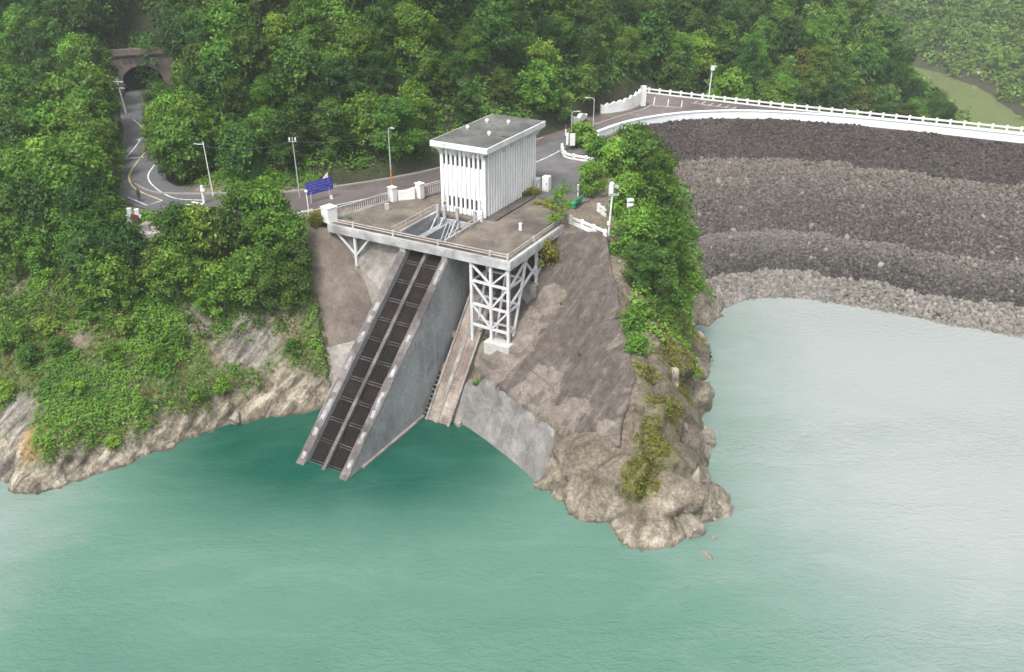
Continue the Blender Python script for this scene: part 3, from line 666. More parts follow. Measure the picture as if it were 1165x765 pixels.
riprap('riprap', 30000, .012, sz(13.0), .33, rock_mat('riprap_dark', (.024, .019, .019), (.090, .070, .066), (.15, .122, .11)), 'dark purple brown riprap stones on the top band of the dam')
riprap('riprap', 42000, sz(13.05), sz(6.05), .33, rock_mat('riprap_brown', (.040, .034, .030), (.150, .130, .114), (.34, .31, .275)), 'mottled brown riprap with pale stones on the middle band of the dam', .55)
riprap('riprap', 26000, sz(6.0), sz(2.25), .32, rock_mat('riprap_grey', (.030, .027, .024), (.140, .124, .110), (.28, .26, .235)), 'grey brown riprap between the berm and the pale shore stones', .8)
riprap('riprap', 14000, sz(2.25), 1.05, .46, rock_mat('riprap_pale', (.10, .092, .082), (.255, .235, .208), (.38, .355, .32)), 'pale bleached riprap stones along the waterline of the dam')

riprap('riprap', 260, sz(12.6), sz(3.2), .56, rock_mat('riprap_boulder', (.11, .10, .09), (.25, .235, .21), (.36, .34, .31)), 'scattered pale rounded boulders standing out on the dam face')
# crest furniture
def along(pts, step):
    P = catmull(pts, 12); d = np.concatenate([[0], np.cumsum(np.hypot(*np.diff(P, axis=0).T))]); t = np.arange(0, d[-1], step)
    return np.stack([np.interp(t, d, P[:, 0]), np.interp(t, d, P[:, 1])], 1)
pw = thing('parapet_wall', 'low white parapet wall curving along the reservoir edge of the dam crest', 'wall', (46, 146, 17.4))
pp = [tuple(p) for p in along(CIN, 1.5) if p[0] < 250]
MB().wall(pp, 17.0, 18.45, .42).build('wall_body', M['parapet'], pw)
MB().wall(pp, 18.453, 18.58, .66).build('coping', M['parapet'], pw)
gr = thing('guard_rail', 'white concrete post and rail guard rail along the valley side of the dam crest', 'railing', (*COUT[0], 17.4))
gp = [p for p in along([(23.0, 166.2)]+COUT[1:], 2.0) if p[0] < 165]
rl = MB(); lw_ = MB()
for q in range(len(gp)-1):
    a, d = gp[q], gp[q+1]; t = (d-a)/np.linalg.norm(d-a)
    if q < 100: MB().box((*a, 17.95), (.34, .34, 1.2), math.atan2(t[1], t[0])).build('post', M['white_paint'], gr, bevel=.03)
rl.wall(gp, 18.12, 18.38, .16); rl.build('rail', M['white_paint'], gr)
lw_.wall(gp, 17.3, 17.72, .2); lw_.build('kerb_beam', M['white_paint'], gr)

# ------------------------------------------------------------------ roads
def strip(mb, P, w, z, skirt=.5, off=0.0):
    P = np.array(P, float); n = len(P); vs = []; fs = []
    for i in range(n):
        d = P[min(i+1, n-1)]-P[max(i-1, 0)]; d /= np.linalg.norm(d); m = np.array((-d[1], d[0])); a = P[i]+m*(off+w/2); c = P[i]+m*(off-w/2)
        vs += [(*a, z), (*c, z), (*a, z-skirt), (*c, z-skirt)]
    for i in range(n-1):
        k = 4*i; fs += [(k, k+1, k+5, k+4), (k, k+4, k+6, k+2), (k+1, k+3, k+7, k+5)]
    return mb.add(vs, fs)
def road_mat():
    m, nt, b = newmat('road_asphalt'); p = pos(nt); sx_ = nt.nodes.new('ShaderNodeSeparateXYZ'); nt.links.new(p, sx_.inputs[0]); n = noise(nt, p, .16, 6, .65, .4); f = noise(nt, p, 6, 3, .7)
    k = ramp(nt, math_(nt, 'ADD', math_(nt, 'MULTIPLY', math_(nt, 'ADD', sx_.outputs[0], 42.0), .07), math_(nt, 'MULTIPLY', n, .4)), [(.2, 0), (.9, 1)])
    a = mix(nt, ramp(nt, n, [(.35, 0), (.65, 1)]), (.085, .087, .092), (.12, .12, .123)); c = mix(nt, ramp(nt, n, [(.35, 0), (.65, 1)]), (.075, .06, .058), (.125, .105, .1))
    c = mix(nt, k, a, c); setc(nt, b, mix(nt, .25, c, ramp(nt, f, [(.25, (.05, .05, .05)), (.75, (.95, .95, .95))]), 'OVERLAY')); b.inputs['Roughness'].default_value = .9; return m
b = MB(); strip(b, ROADC, 7.6, 17.5); road = b.build('road', road_mat(), kind='structure', label='winding two lane asphalt road from the tunnel to the dam')
PLAZA = [(-3.5, 117), (3.4, 113.5), (1.5, 108.5), (5, 106), (7.3, 104.2), (9.5, 106), (11.5, 116), (12, 124), (12.6, 132), (14.5, 137), (15, 143), (8, 136), (2, 127)]
b = MB(); b.prism(PLAZA, 16.9, 17.505); b.build('forecourt', M['asphalt'], kind='structure', label='asphalt forecourt between the white building and the dam crest')
b = MB(); ins = [np.array(p) for p in CREST_POLY]
b.prism([tuple(p) for p in CREST_POLY], 17.425, 17.515); b.build('crest_road', M['asphalt_old'], kind='structure', label='brown asphalt roadway and parking area on the dam crest')
# painted lines: thin sheets on the asphalt
Z1 = 17.521
def pline(mb, pts, w): return strip(mb, pts, w, Z1, .003)
b = MB()
yl = catmull([(-52.7, 130.5), (-52.2, 125), (-51.0, 117.8), (-49.6, 113.6), (-47.1, 109.7), (-42.7, 105.8)], 8)
pline(b, yl, .22); mk = b.build('centre_line', M['yellow_line'], road)
b = MB()
pline(b, catmull([(-49.9, 127), (-48.9, 120.7), (-47.9, 115.5), (-45.3, 110.8), (-41.5, 106.7), (-37.6, 105.9)], 8), .18)
pline(b, catmull([(-61.2, 146), (-56.9, 138.9), (-54.9, 130), (-54.0, 122.8)], 6), .17)
pline(b, [(-47.4, 107.1), (-43.9, 104.0), (-42.7, 105.8)], .18)
pline(b, [at(141, 181, 17.5)[:2], at(163, 179, 17.5)[:2]], .5)
for q in range(5):
    a = at(192+q*6.6, 240.5-q*2.6, 17.5); c = at(205+q*6.6, 243-q*2.6, 17.5); pline(b, [a[:2], c[:2]], .45)
pline(b, [at(157, 160, 17.5)[:2], at(163, 157, 17.5)[:2]], .6); pline(b, [at(164, 150, 17.5)[:2], at(172, 147, 17.5)[:2]], .4); pline(b, [at(164, 153, 17.5)[:2], at(172, 151, 17.5)[:2]], .4)
pline(b, catmull([at(340, 243, 17.5)[:2], at(440, 221, 17.5)[:2], at(500, 206, 17.5)[:2]], 6), .16)
pline(b, catmull([at(607, 186, 17.5)[:2], at(625, 178, 17.5)[:2], at(640, 170, 17.5)[:2]], 6), .2)
b.build('edge_line', M['white_line'], road)
b = MB()
for l in ([(745.2, 111), (743.3, 120.4)], [(760.7, 113), (759.4, 122)], [(776.4, 114.4), (775, 122.7)], [(743.3, 120.4), (775, 122.7)], [(789, 117.5), (794, 115.4)], [(797.5, 119), (802.5, 116)], [(806, 120.5), (811.5, 117.6)],
          [(815.5, 121.5), (820.5, 119)], [(824.5, 122.6), (829.5, 120.4)], [(833, 123.8), (838, 121.6)], [(786, 117.3), (838, 124.4)]):
    pline(b, [at(*p, 17.5)[:2] for p in l], .16)
b.build('parking_line', M['white_line'], kind='structure', label='white parking bay lines on the dam crest')
b = MB(); kp = [at(px, py, 17.5)[:2] for px, py in ((741, 120), (735, 124), (722, 128), (705, 133), (690, 138), (672, 144))]
b.wall(catmull(kp, 5), 17.3, 17.64, .35); 
b.wall([tuple(p) for p in along([(x, y) for x, y in [(-48.4, 112.2), (-44.2, 108.6), (-36, 108.4), (-27, 109.3), (-19.5, 112.6), (-13, 116.6), (-6.5, 122.2), (0, 129), (5, 135)]], 1.0)], 17.0, 17.66, .3)
b.build('kerb', M['kerb'], kind='structure', label='concrete kerbs along the hill side of the road')
b = MB(); b.prism([at(741, 119.3, 17.5)[:2], at(722, 127, 17.5)[:2], at(700, 133.5, 17.5)[:2], at(676, 142, 17.5)[:2], (11.5, 147.5), (16, 154), (23, 164.5)], 17.2, 17.6)
b.build('pavement', M['deck'], kind='structure', label='brown paved footway under the white hillside wall')

# ------------------------------------------------------------------ tunnel
tp = thing('tunnel_portal', 'brown masonry tunnel portal with dark arched mouth where the road enters the hill', 'tunnel portal', (-66, 165, 17.4))
ta = np.array((-.32, .947)); tb = np.array((.947, .32)); tc = np.array((-66.6, 166.5))   # along the bore, across it
def T(s, w, z): p = tc+ta*s+tb*w; return (p[0], p[1], 17.4+z)
RA = 3.5
arch = [(RA*math.cos(a), 1.7+3.0*math.sin(a)) for a in np.linspace(0, math.pi, 21)]
ol = [(-7.5, 0), (-7.5, 8.0), (7.5, 8.0), (7.5, 0)]
b = MB(); front = [(RA, -.4)]+arch+[(-RA, -.4)]
top = [(7.5, -.4)]+[(7.5*math.cos(a) if abs(math.cos(a)) < .98 else 7.5*np.sign(math.cos(a)), 7.6) for a in np.linspace(0.02, math.pi-.02, 21)]+[(-7.5, -.4)]
n = len(front); vs = [T(0, w, z) for w, z in front]+[T(0, w, z) for w, z in top]+[T(1.2, w, z) for w, z in top]
fs = [(i, i+1, n+i+1, n+i) for i in range(n-1)]+[(n+i, n+i+1, 2*n+i+1, 2*n+i) for i in range(n-1)]
b.add(vs, fs); b.build('portal_wall', M['portal'], tp)
b = MB(); vs = [T(0, w, z) for w, z in front]+[T(2.0, w, z) for w, z in front]+[T(2.0, 0, 2)]
fs = [(i, i+1, n+i+1, n+i) for i in range(n-1)]+[(n+i, n+i+1, 2*n) for i in range(n-1)]; b.add(vs, fs); b.build('tunnel_bore', M['dark_hole'], tp)  # shallow capped bore, its darkness painted into the colour
b = MB(); q = [T(s, w, z) for z in (6.55, 6.8) for s, w in ((-.35, -7.6), (-.35, 7.6), (-.003, 7.6), (-.003, -7.6))]; b.hexa(q); b.build('ledge', M['damp'], tp)
for c_ in range(4):      # four block characters over the crown of the arch
    b = MB(); w0 = -3.0+c_*1.05; r = np.random.RandomState(c_+3)
    for s_ in range(3): z = 5.15+s_*.28; b.hexa([T(s, w, zz) for zz in (z, z+.1) for s, w in ((-.04, w0), (-.04, w0+.72), (-.004, w0+.72), (-.004, w0))])
    for s_ in range(2): w = w0+.1+r.uniform(0, .2)+s_*.36; b.hexa([T(s, ww, zz) for zz in (5.1, 5.85) for s, ww in ((-.05, w), (-.05, w+.1), (-.005, w+.1), (-.005, w))])
    b.build('lettering', M['dark_metal'], tp)

# ------------------------------------------------------------------ gate house
U0, U1, VA, VB = -14.80, -8.76, 10.15, 22.9
HZ, WT_ = DZ+.02, 25.2
gh = thing('gate_house', 'tall white gate house with fluted walls, flat dark roof and scalloped eaves', 'building', L((U0+U1)/2, (VA+VB)/2, DZ))
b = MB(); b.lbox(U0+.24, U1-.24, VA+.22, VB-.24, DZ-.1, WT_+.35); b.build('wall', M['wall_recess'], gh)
P_ = .605; nf = 10
ribs = MB()
for k in range(nf):
    c = U0+.26+k*P_; ribs.lbox(c-.145, c+.145, VA, VA+.24, HZ, WT_); ribs.lbox(c-.155, c+.155, VB-.2, VB, HZ, WT_)
ribs.lbox(U1-.26, U1, VA-.003, VA+.26, HZ, WT_); ribs.lbox(U0, U0+.2, VA-.003, VA+.26, HZ, WT_)
ns = 20
for k in range(1, ns+1):
    c = VA+.30+k*P_
    if c < VB-.1:
        ribs.lbox(U1-.28, U1, c-.15, c+.15, HZ, WT_); ribs.lbox(U0, U0+.28, c-.15, c+.15, HZ, WT_)
# solid spandrels in front between the rows of slits
for k in range(nf-1):
    c = U0+.26+(k+.5)*P_; ribs.lbox(c-.162, c+.162, VA+.17, VA+.235, HZ, 18.25)
    ribs.lbox(c-.162, c+.162, VA+.17, VA+.235, 19.45, 23.2)
ribs.build('fluting', M['white_wall'], gh, bevel=.025)
for k in range(9):
    c = U0+.26+(k+.5)*P_; w = MB(); w.lbox(c-.15, c+.15, VA+.18, VA+.218, 23.22, 24.4); w.build('window', M['glass'], gh)
for k in range(1, 8):
    c = U0+.26+(k+.5)*P_; w = MB(); w.lbox(c-.15, c+.15, VA+.18, VA+.218, 18.27, 19.43); w.build('window', M['glass'], gh)
OV = .78
b = MB(); b.lbox(U0-OV, U1+OV, VA-OV, VB+OV, 25.72, 26.0); rf = b.build('roof', M['eave'], gh, bevel=.02)
b = MB(); b.lbox(U0-OV+.16, U1+OV-.16, VA-OV+.16, VB+OV-.16, 26.002, 26.035); b.build('roof_felt', M['roofing'], rf)
# scalloped eaves: arched soffit cells between the fascia and the wall
def eave(n0, n1, arches, mk):
    mb = MB(); N = arches*16; vs = []; fs = []
    for i in range(N+1):
        t = i/N; a = (t*arches) % 1.0 if i < N else 1.0
        if t*arches == int(t*arches): a = 0.0
        r = max(0.0, math.sin(math.pi*min(1, max(0, (a-.13)/.74))))**.55
        zi = 24.40+.78*r; s = n0+(n1-n0)*t; so = n0-OV*1+(n1-n0+2*OV)*t if True else s
        vs += [mk(so, OV, 25.719), mk(so, OV, 25.38), mk(s, OV*.48, 24.92+.30*r), mk(s, .04, zi), mk(s, -.16, zi)]
    for i in range(N):
        k = 5*i; fs += [(k+j, k+5+j, k+6+j, k+1+j) for j in range(4)]
    mb.add(vs, fs); return mb
for mbx in (eave(U0, U1, 3, lambda s, o, z: L(s, VA-o, z)), eave(VA, VB, 6, lambda s, o, z: L(U1+o, s, z)), eave(U0, U1, 3, lambda s, o, z: L(s, VB+o, z)), eave(VA, VB, 6, lambda s, o, z: L(U0-o, s, z))):
    mbx.build('eave', M['eave'], gh)
for px, py in ((532, 147), (554, 139.5), (578.5, 141), (556.5, 154)):
    x, y, z = at(px, py, 26.05); b = MB(); b.tube((x, y, 26.03), (x, y, 26.28), .16, .16, 10); b.ball((x, y, 26.3), .24); b.build('roof_vent', M['white_paint'], gh)
b = MB(); x, y, z = at(574.5, 156.3, 26.0); b.box((x, y, 26.06), (.8, .3, .06), R(-28)); b.build('roof_drain', M['dark_metal'], gh)
for u, z in ((U0+.55, 18.55), (U1-.45, 18.45)):
    b = MB(); b.lbox(u-.12, u+.12, VA-.22, VA-.01, z, z+.12); b.tube(L(u, VA-.2, z), L(u, VA-.3, z-.15), .09, .12); b.build('wall_lamp', M['dark_metal'], gh)
b = MB(); b.lbox(U1+.02, U1+1.35, VA-.2, VB-1.5, 17.4, 17.535); b.build('apron', M['damp'], kind='structure', label='dark damp strip of ground along the side of the white building')

# ------------------------------------------------------------------ platform on stilts
pf = thing('platform', 'stained concrete operating platform carrying the white building above the intake', 'platform', L(-10, 4, 17))
OU0, OU1, OV0, OV1 = -14.7, -9.1, 1.7, 9.2
DP = []
b = MB(); zt, zb = 17.5, 17.18
lp = [L(-23.5, 0, 0)[:2], L(OU0, 0, 0)[:2], L(OU0, 10.1, 0)[:2], L(-19.8, 12.8, 0)[:2], L(-21.6, 10.6, 0)[:2], L(-24.3, 1.6, 0)[:2]]
b.prism(lp, zb, zt)
b.prism([L(u, v, 0)[:2] for u, v in ((OU1, 0), (0, 0), (0, 12.6), (-2.2, 15.6), (-4.6, 18.0), (-7.2, 18.6), (-7.2, 10.1), (OU1, 10.1))], zb, zt)
b.lbox(OU0, OU1, 0, OV0, zb, zt); b.lbox(OU0, OU1, OV1, 10.1, zb, zt)
b.build('deck_slab', M['deck'], pf)
b = MB(); b.lbox(-23.65, .14, -.16, .30, 16.62, 17.42); b.lbox(-23.65, .14, -.10, .22, 17.423, 17.56)
b.lbox(-.32, .14, .303, 12.6, 16.62, 17.42); b.lbox(-.24, .10, .223, 12.6, 17.423, 17.56); b.build('edge_beam', M['deck_edge'], pf)
b = MB()
for v in (3.5, 6.5, 9.5): b.lbox(-9.0, -.33, v-.2, v+.2, 16.6, 17.18); b.lbox(-23, -14.8, v-.2, v+.2, 16.6, 17.18)
b.build('joist', M['deck_edge'], pf)
b = MB(); b.lbox(OU0-.28, OU0, OV0, OV1, 17.0, 17.72); b.lbox(OU1, OU1+.28, OV0, OV1, 17.0, 17.72); b.build('hatch_kerb', M['deck_edge'], pf)
b = MB()
for u, v in ((-15.6, 1.4), (-14.0, -.04)): pass
b = MB(); x, y, _ = at(592, 262, 17.5)
b.tube((x, y, 17.5), (x, y, 18.25), .2, .17, 10); b.tube((x, y, 18.25), (x, y, 18.32), .23, .2, 10)
b.build('vent_bollard', M['white_paint'], None, 'short white vent pipe standing alone on the right half of the platform', 'vent pipe')
# rails along the platform edge
pr = thing('edge_railing', 'low double pipe railing with stubby concrete posts around the platform edge', 'railing', L(-8, .4, 17.5))
for u, v in ((-20.4, .45), (-14.9, .45), (-9.0, .45), (-2.6, .45), (-.5, .5), (-.5, 6.4), (-.5, 12.2)):
    MB().lbox(u-.13, u+.13, v-.12, v+.12, 17.5, 18.2).build('post', M['deck_edge'], pr, bevel=.03)
b = MB()
for z in (17.8, 18.08):
    b.tube(L(-23.4, .45, z), L(-.5, .45, z), .045); b.tube(L(-.5, .45, z), L(-.5, 12.3, z), .045)
b.build('pipe', M['pipe'], pr)
hr = thing('hatch_railing', 'pipe railing along both sides of the open hatch in the platform', 'railing', L(-12, 5, 17.7))
b = MB()
for u in (OU0-.5, OU1+.5):
    for z in (17.95, 18.4): b.tube(L(u, .6, z), L(u, 9.3, z), .04)
b.build('pipe', M['pipe'], hr)
for u in (OU0-.5, OU1+.5):
    for v in (3.4, 6.4, 9.2): MB().lbox(u-.06, u+.06, v-.06, v+.06, 17.5, 18.46).build('post', M['pipe'], hr)
hf = thing('hoist_frame', 'grey steel gate hoist frame with raking struts standing in the open hatch', 'hoist frame', L(-12, 8.4, 14))
for u in (OU0+.3, OU0+1.25, -11.7, OU1-.25):
    MB().bar(L(u, 8.7, 13.2), L(u, 8.7, 18.75), .34, .3).build('post', M['hoist'], hf)
    MB().bar(L(u, 8.4, 17.3), L(u, 4.2, 13.6), .2, .2).build('strut', M['hoist'], hf)
MB().lbox(OU1-.15, OU1+.55, 8.95, 9.3, 17.5, 18.8).build('end_post', M['white_paint'], hf)
b = MB(); b.lbox(OU0, OU1, 8.86, 9.1, 16.3, 17.1); b.build('cross_beam', M['hoist'], hf)
b = MB()
for u in (-12.6, -12.1, -11.6, -11.1): b.bar(L(u, 8.0, 17.2), L(u-.3, 5.0, 13.2), .12)
b.build('gate_guide', M['hoist'], hf)
b = MB(); b.lbox(OU0+.1, OU1-.1, 2.6, 2.95, 16.4, 16.8); b.lbox(OU0+.1, OU1-.1, 1.75, 2.0, 16.9, 17.15); b.build('front_beam', M['hoist'], hf)

# ------------------------------------------------------------------ inclined intake
it = thing('intake_chute', 'inclined concrete water intake with two bays of dark trash racks running down into the reservoir', 'water intake', L(-10.7, -9, 0))
def side(u0, u1, name, m):
    top = .58; MB().uprism([(-24, zrack(-24)+top), (.6, zrack(.6)+top), (.9, 16.6), (10.0, 16.6), (10.0, -6), (-24, -9.5)], u0, u1).build(name, m, it)
side(-8.42, -7.55, 'side_wall', M['chute']); side(-13.9, -13.02, 'side_wall', M['chute'])
for u0, u1 in ((-8.47, -7.5), (-13.95, -12.97)):
    top = .583; MB().uprism([(-24, zrack(-24)+top), (.55, zrack(.55)+top), (.55, zrack(.55)+top+.07), (-24, zrack(-24)+top+.07)], u0, u1).build('wall_coping', M['wall_top'], it)
r = np.random.RandomState(4)
for u0, u1, vs_ in ((-13.9, -13.02, [(-5.4, .4), (-6.6, .35), (-8.3, .5), (-10.7, .6), (-12.9, .5), (-14.9, 1.0), (-16.9, .35), (-18.9, .3)]), (-8.4, -7.58, [(-.9, 1.2), (-7.4, .35), (-10.4, .55), (-12.9, .7), (-14.2, .35), (-16.2, .5), (-18.4, .4)])):
    for v, hl in vs_:
        pts = []; um = (u0+u1)/2; hw = (u1-u0)*.27
        for a in np.linspace(0, 2*math.pi, 14, endpoint=False):
            k = r.uniform(.75, 1.2); uu = um+hw*k*np.clip(math.cos(a)*1.3, -1, 1); vv = v+hl*k*np.clip(math.sin(a)*1.2, -1, 1); pts.append((uu, vv))
        MB().add([L(uu, vv, zrack(vv)+.583+.078) for uu, vv in pts], [tuple(range(len(pts)))]).build('worn_paint', M['pale_worn'], it)
UC = -10.75
MB().uprism([(-24, zrack(-24)-.1), (1.6, zrack(1.6)-.1), (1.6, zrack(1.6)+.38), (-24, zrack(-24)+.38)], UC-.2, UC+.2).build('centre_beam', M['wall_top'], it)
bays = ((-13.0, UC-.21), (UC+.21, -8.43)); vr = [1.5-1.84*k for k in range(14)]
for (u0, u1) in bays:
    for k in range(13):
        va, vb = vr[k], vr[k+1]; b = MB()
        b.uprism([(vb, zrack(vb)-.35), (va, zrack(va)-.35), (va, zrack(va)-.25), (vb, zrack(vb)-.25)], u0, u1)
        rk = b.build('trash_rack', M['rack'], it); s = MB()
        nb = 11
        for q in range(nb):
            u = u0+(u1-u0)*(q+.5)/nb; s.bar(L(u, vb+.1, zrack(vb+.1)-.19), L(u, va-.1, zrack(va-.1)-.19), .035, .14)
        
        s.build('slat', M['rack_slat'], rk)
        s = MB()
        for dv in (.10, -.12): s.bar(L(u0, vb+dv, zrack(vb+dv)+.02), L(u1, vb+dv, zrack(vb+dv)+.02), .055, .10)
        s.build('cross_beam', M['rack_beam'], it)
b = MB(); b.lbox(-7.545, -7.25, -17.2, -6.2, -2, .22); b.build('footing', M['light_conc'], it)
b = MB(); b.lbox(OU0-.2, OU0, OV0-.5, OV1+.3, 10, 17.0); b.lbox(OU1, OU1+.2, OV0, OV1+.3, 10, 17.0); b.lbox(OU0, OU1, OV1, OV1+.3, 10, 17.0); b.build('shaft_wall', M['chute'], it)
b = MB(); b.lbox(OU0, OU1, 1.9, OV1, 12.6, 13.0); b.build('shaft_floor', M['galv'], it)
for u0, u1 in ((-8.42, -7.55), (-13.9, -13.02)):
    MB().lbox(u0+.1, u1-.1, -.05, .5, zrack(.2)+.5, 16.62).build('stub_column', M['deck_edge'], it)
# parallel concrete ramp with its ladder
def zr2(v): return 1.13*(v+6.3)+.1
rp = thing('slipway', 'weathered concrete slipway with raised kerbs running down beside the intake wall', 'slipway', L(-5.5, -4, 0))
MB().uprism([(-8.5, zr2(-8.5)), (3.9, zr2(3.9)), (3.9, zr2(3.9)-2.2), (-8.5, zr2(-8.5)-2.2)], -6.95, -4.0).build('bed', M['ramp'], rp)
for u0, u1, h in ((-7.0, -6.75, .22), (-5.85, -5.4, .16), (-4.15, -3.9, .25), (-5.0, -4.85, .08)):
    MB().uprism([(-8.4, zr2(-8.4)+.002), (3.85, zr2(3.85)+.002), (3.85, zr2(3.85)+h), (-8.4, zr2(-8.4)+h)], u0, u1).build('kerb', M['light_conc'] if h > .1 else M['ramp'], rp)
ld = thing('ladder', 'short rusty rung ladder in the dark gap between intake wall and slipway', 'ladder', L(-7.25, -5, 0))
b = MB()
for k in range(10): v = -6.3+k*.36; b.bar(L(-7.5, v, zr2(v)-.1), L(-7.02, v, zr2(v)-.1), .09)
b.build('rung', M['ramp'], ld)
b = MB(); b.bar(L(-7.48, -6.6, zr2(-6.6)-.2), L(-7.48, -2.6, zr2(-2.6)-.2), .08); b.build('stringer', M['rack_beam'], ld)
b = MB(); b.uprism([(-8, zr2(-8)-1.2), (6.5, zr2(6.5)-1.2), (6.5, zr2(6.5)-.9), (-8, zr2(-8)-.9)], -7.54, -6.96); b.build('drain_channel', M['rack'], None, 'dark drain channel squeezed between the intake wall and the slipway', 'drain')
cb = thing('junction_box', 'small pale junction box in the drain gap beside the slipway', 'junction box', L(-7.2, .4, zr2(.4)-.6))
MB().lbox(-7.45, -7.02, .1, .75, zr2(.4)-.7, zr2(.4)+.05).build('case', M['light_conc'], cb); MB().lbox(-7.4, -7.07, .15, .7, zr2(.4)+.053, zr2(.4)+.1).build('lid', M['rack_beam'], cb)

# ------------------------------------------------------------------ steel tower under the front right corner
tw = thing('steel_tower', 'pale painted steel trestle tower with diagonal bracing under the right corner of the platform', 'support tower', L(-2.5, 1, 6))
ub = (-4.75, -2.35, -.25); fz = (7.1, 7.8, 7.9); zT = 16.62
for u, z in zip(ub, fz): MB().bar(L(u, .15, z), L(u, .15, zT), .30, .30).build('leg', M['steel'], tw)
for u, v0, z0, v1 in ((-4.75, 1.3, 8.4, 4.2), (-2.35, 1.1, 7.9, 4.2), (-.25, 1.1, 7.9, 4.2)): MB().bar(L(u, v0, z0), L(u, v1, zT), .24, .24).build('raking_leg', M['steel'], tw)
for v, z in ((6.5, 12.6), (9.6, 14.4)): MB().bar(L(-.25, v, z), L(-.25, v, zT), .28, .28).build('leg', M['steel'], tw)
def br(p, q, w=.2): MB().bar(p, q, w, w).build('brace', M['steel'], tw)
lv = [16.4, 14.4, 11.7, 9.2]
for k, z in enumerate(lv[1:]):
    br(L(ub[0], .15, z+.1), L(ub[1], .15, z), .24); br(L(ub[1], .15, z), L(ub[2], .15, z-.05), .24)
    zt_ = lv[k]
    br(L(ub[0], .15, zt_), L(ub[1], .15, z)); br(L(ub[2], .15, zt_), L(ub[1], .15, z))
    v = 4.2-(16.6-z)*.355; br(L(ub[2], .15, z), L(ub[2], v, z)); br(L(ub[0], .15, z), L(ub[0], v, z)); br(L(ub[0], v, z), L(ub[1], v, z)); br(L(ub[1], v, z), L(ub[2], v, z))
br(L(-.25, .15, 14.2), L(-.25, 4.6, 16.5)); br(L(-.25, .15, 12.2), L(-.25, 9.6, 15.9), .22); br(L(-.25, 6.5, 13.4), L(-.25, 9.6, 15.6)); br(L(-.25, 3.6, 16.4), L(-.25, 6.5, 13.4))
MB().prism([L(u, v, 0)[:2] for u, v in ((-2.95, -.65), (.2, -.65), (.25, 1.5), (-2.8, 1.5))], 4.0, 7.95).build('pedestal', M['footing'], tw, bevel=.08)
MB().prism([L(u, v, 0)[:2] for u, v in ((-1.6, 5.6), (.2, 5.6), (.2, 7.4), (-1.6, 7.4))], 10.0, 12.7).build('pedestal', M['light_conc'], tw, bevel=.05)
# bracket on the left
bk = thing('support_bracket', 'pale steel post with two raking arms under the left part of the platform', 'support bracket', L(-20.1, .2, 13.4))
MB().bar(L(-20.1, .2, 12.9), L(-20.1, .2, 16.62), .3).build('post', M['steel'], bk)
for du in (-2.5, 2.0): MB().bar(L(-20.1, .2, 14.3), L(-20.1+du, .2, 16.6), .2).build('arm', M['steel'], bk)
MB().tube(L(-20.1, .2, 12.3), L(-20.1, .2, 13.1), .42, .36, 8).build('base', M['light_conc'], bk)

# ------------------------------------------------------------------ concrete faced slopes
def ray_plane(px, py, p0, n):
    d = ray(px, py); t = np.dot(np.array(p0)-CAM, n)/np.dot(d, n); return CAM+d*t
def plane3(a, b_, c):
    a, b_, c = map(np.array, (a, b_, c)); n = np.cross(b_-a, c-a); return a, n/np.linalg.norm(n)
def ray_u(px, py, u):
    d = ray(px, py); p = np.array(L(u, 0, 0)); n = np.array((E1[0], E1[1], 0)); return CAM+d*(np.dot(p-CAM, n)/np.dot(d, n))
def panel(name, poly, m, label, cat, thick=1.2, cut=34):
    """flat thick panel from 3-D corner points"""
    P = [Vector(p) for p in poly]; n = Vector((0, 0, 0))
    for i in range(len(P)): n += (P[i]-P[0]).cross(P[(i+1) % len(P)]-P[0])
    n.normalize()
    if n.dot(Vector(CAM)-P[0]) < 0: n = -n
    k = len(P); vs = list(P)+[p-n*thick for p in P]
    return MB().add(vs, [tuple(range(k)), tuple(range(k, 2*k))[::-1]]+[(i, k+i, k+(i+1) % k, (i+1) % k) for i in range(k)]).build(name, m, None, label, cat)
tl = at(338, 258, 17.0); tr = at(379, 261, 16.9); ft = ray_plane(409, 303, L(0, .25, 0), np.array((E2[0], E2[1], 0.))); bl = at(372, 441, 1.3)
p0, n0 = plane3(tl, ft, bl)
A1 = ray_plane(338, 256, p0, n0); A2 = ray_plane(380, 260, p0, n0); A3 = ray_plane(409, 303, p0, n0); A4 = ray_plane(418, 350, p0, n0); A5 = ray_plane(414, 362, p0, n0)
A6 = ray_plane(385, 436, p0, n0); A7 = ray_plane(372, 441, p0, n0); A8 = ray_plane(349, 345, p0, n0)
S1_ = ray_plane(361.5, 398, p0, n0); S2_ = ray_plane(404, 388, p0, n0)+(A6-A7)*.25
panel('slope_wall', [A1, A2, A3, A4+np.array((.9, -.3, -.5)), S2_, S1_, A8], M['brown_conc'], 'brown stained upper concrete facing left of the intake', 'slope facing')
panel('slope_wall', [S1_, S2_, A6+np.array((3.5, 0, -.5)), A6+np.array((1.5, 0, -2.4)), A7], M['light_conc'], 'paler concrete foot below the brown stained facing left of the intake', 'slope facing')
ur = np.array(L(-13.95, 1.2, 16.7)); q0, m0 = plane3(A2, A3, ur)
panel('cut_wall', [A2, A3, A4+np.array((.9, -.3, -.5)), np.array(L(-13.95, -2.0, 10.5)), ur], M['light_conc'], 'pale grey concrete wall fanning out under the platform left of the intake', 'wall', .8)
w0, w1, w2 = at(360, 472, .35), at(382, 428, 3.3), at(384, 462, .0)
panel('toe_wall', [np.array(w0)-np.array((0, 0, .5)), w1, np.array(L(-13.9, -8.6, 2.0)), np.array(L(-13.9, -10.2, -.6))], M['light_conc'], 'small pale wedge of concrete at the waterline left of the intake', 'toe wall', .7)
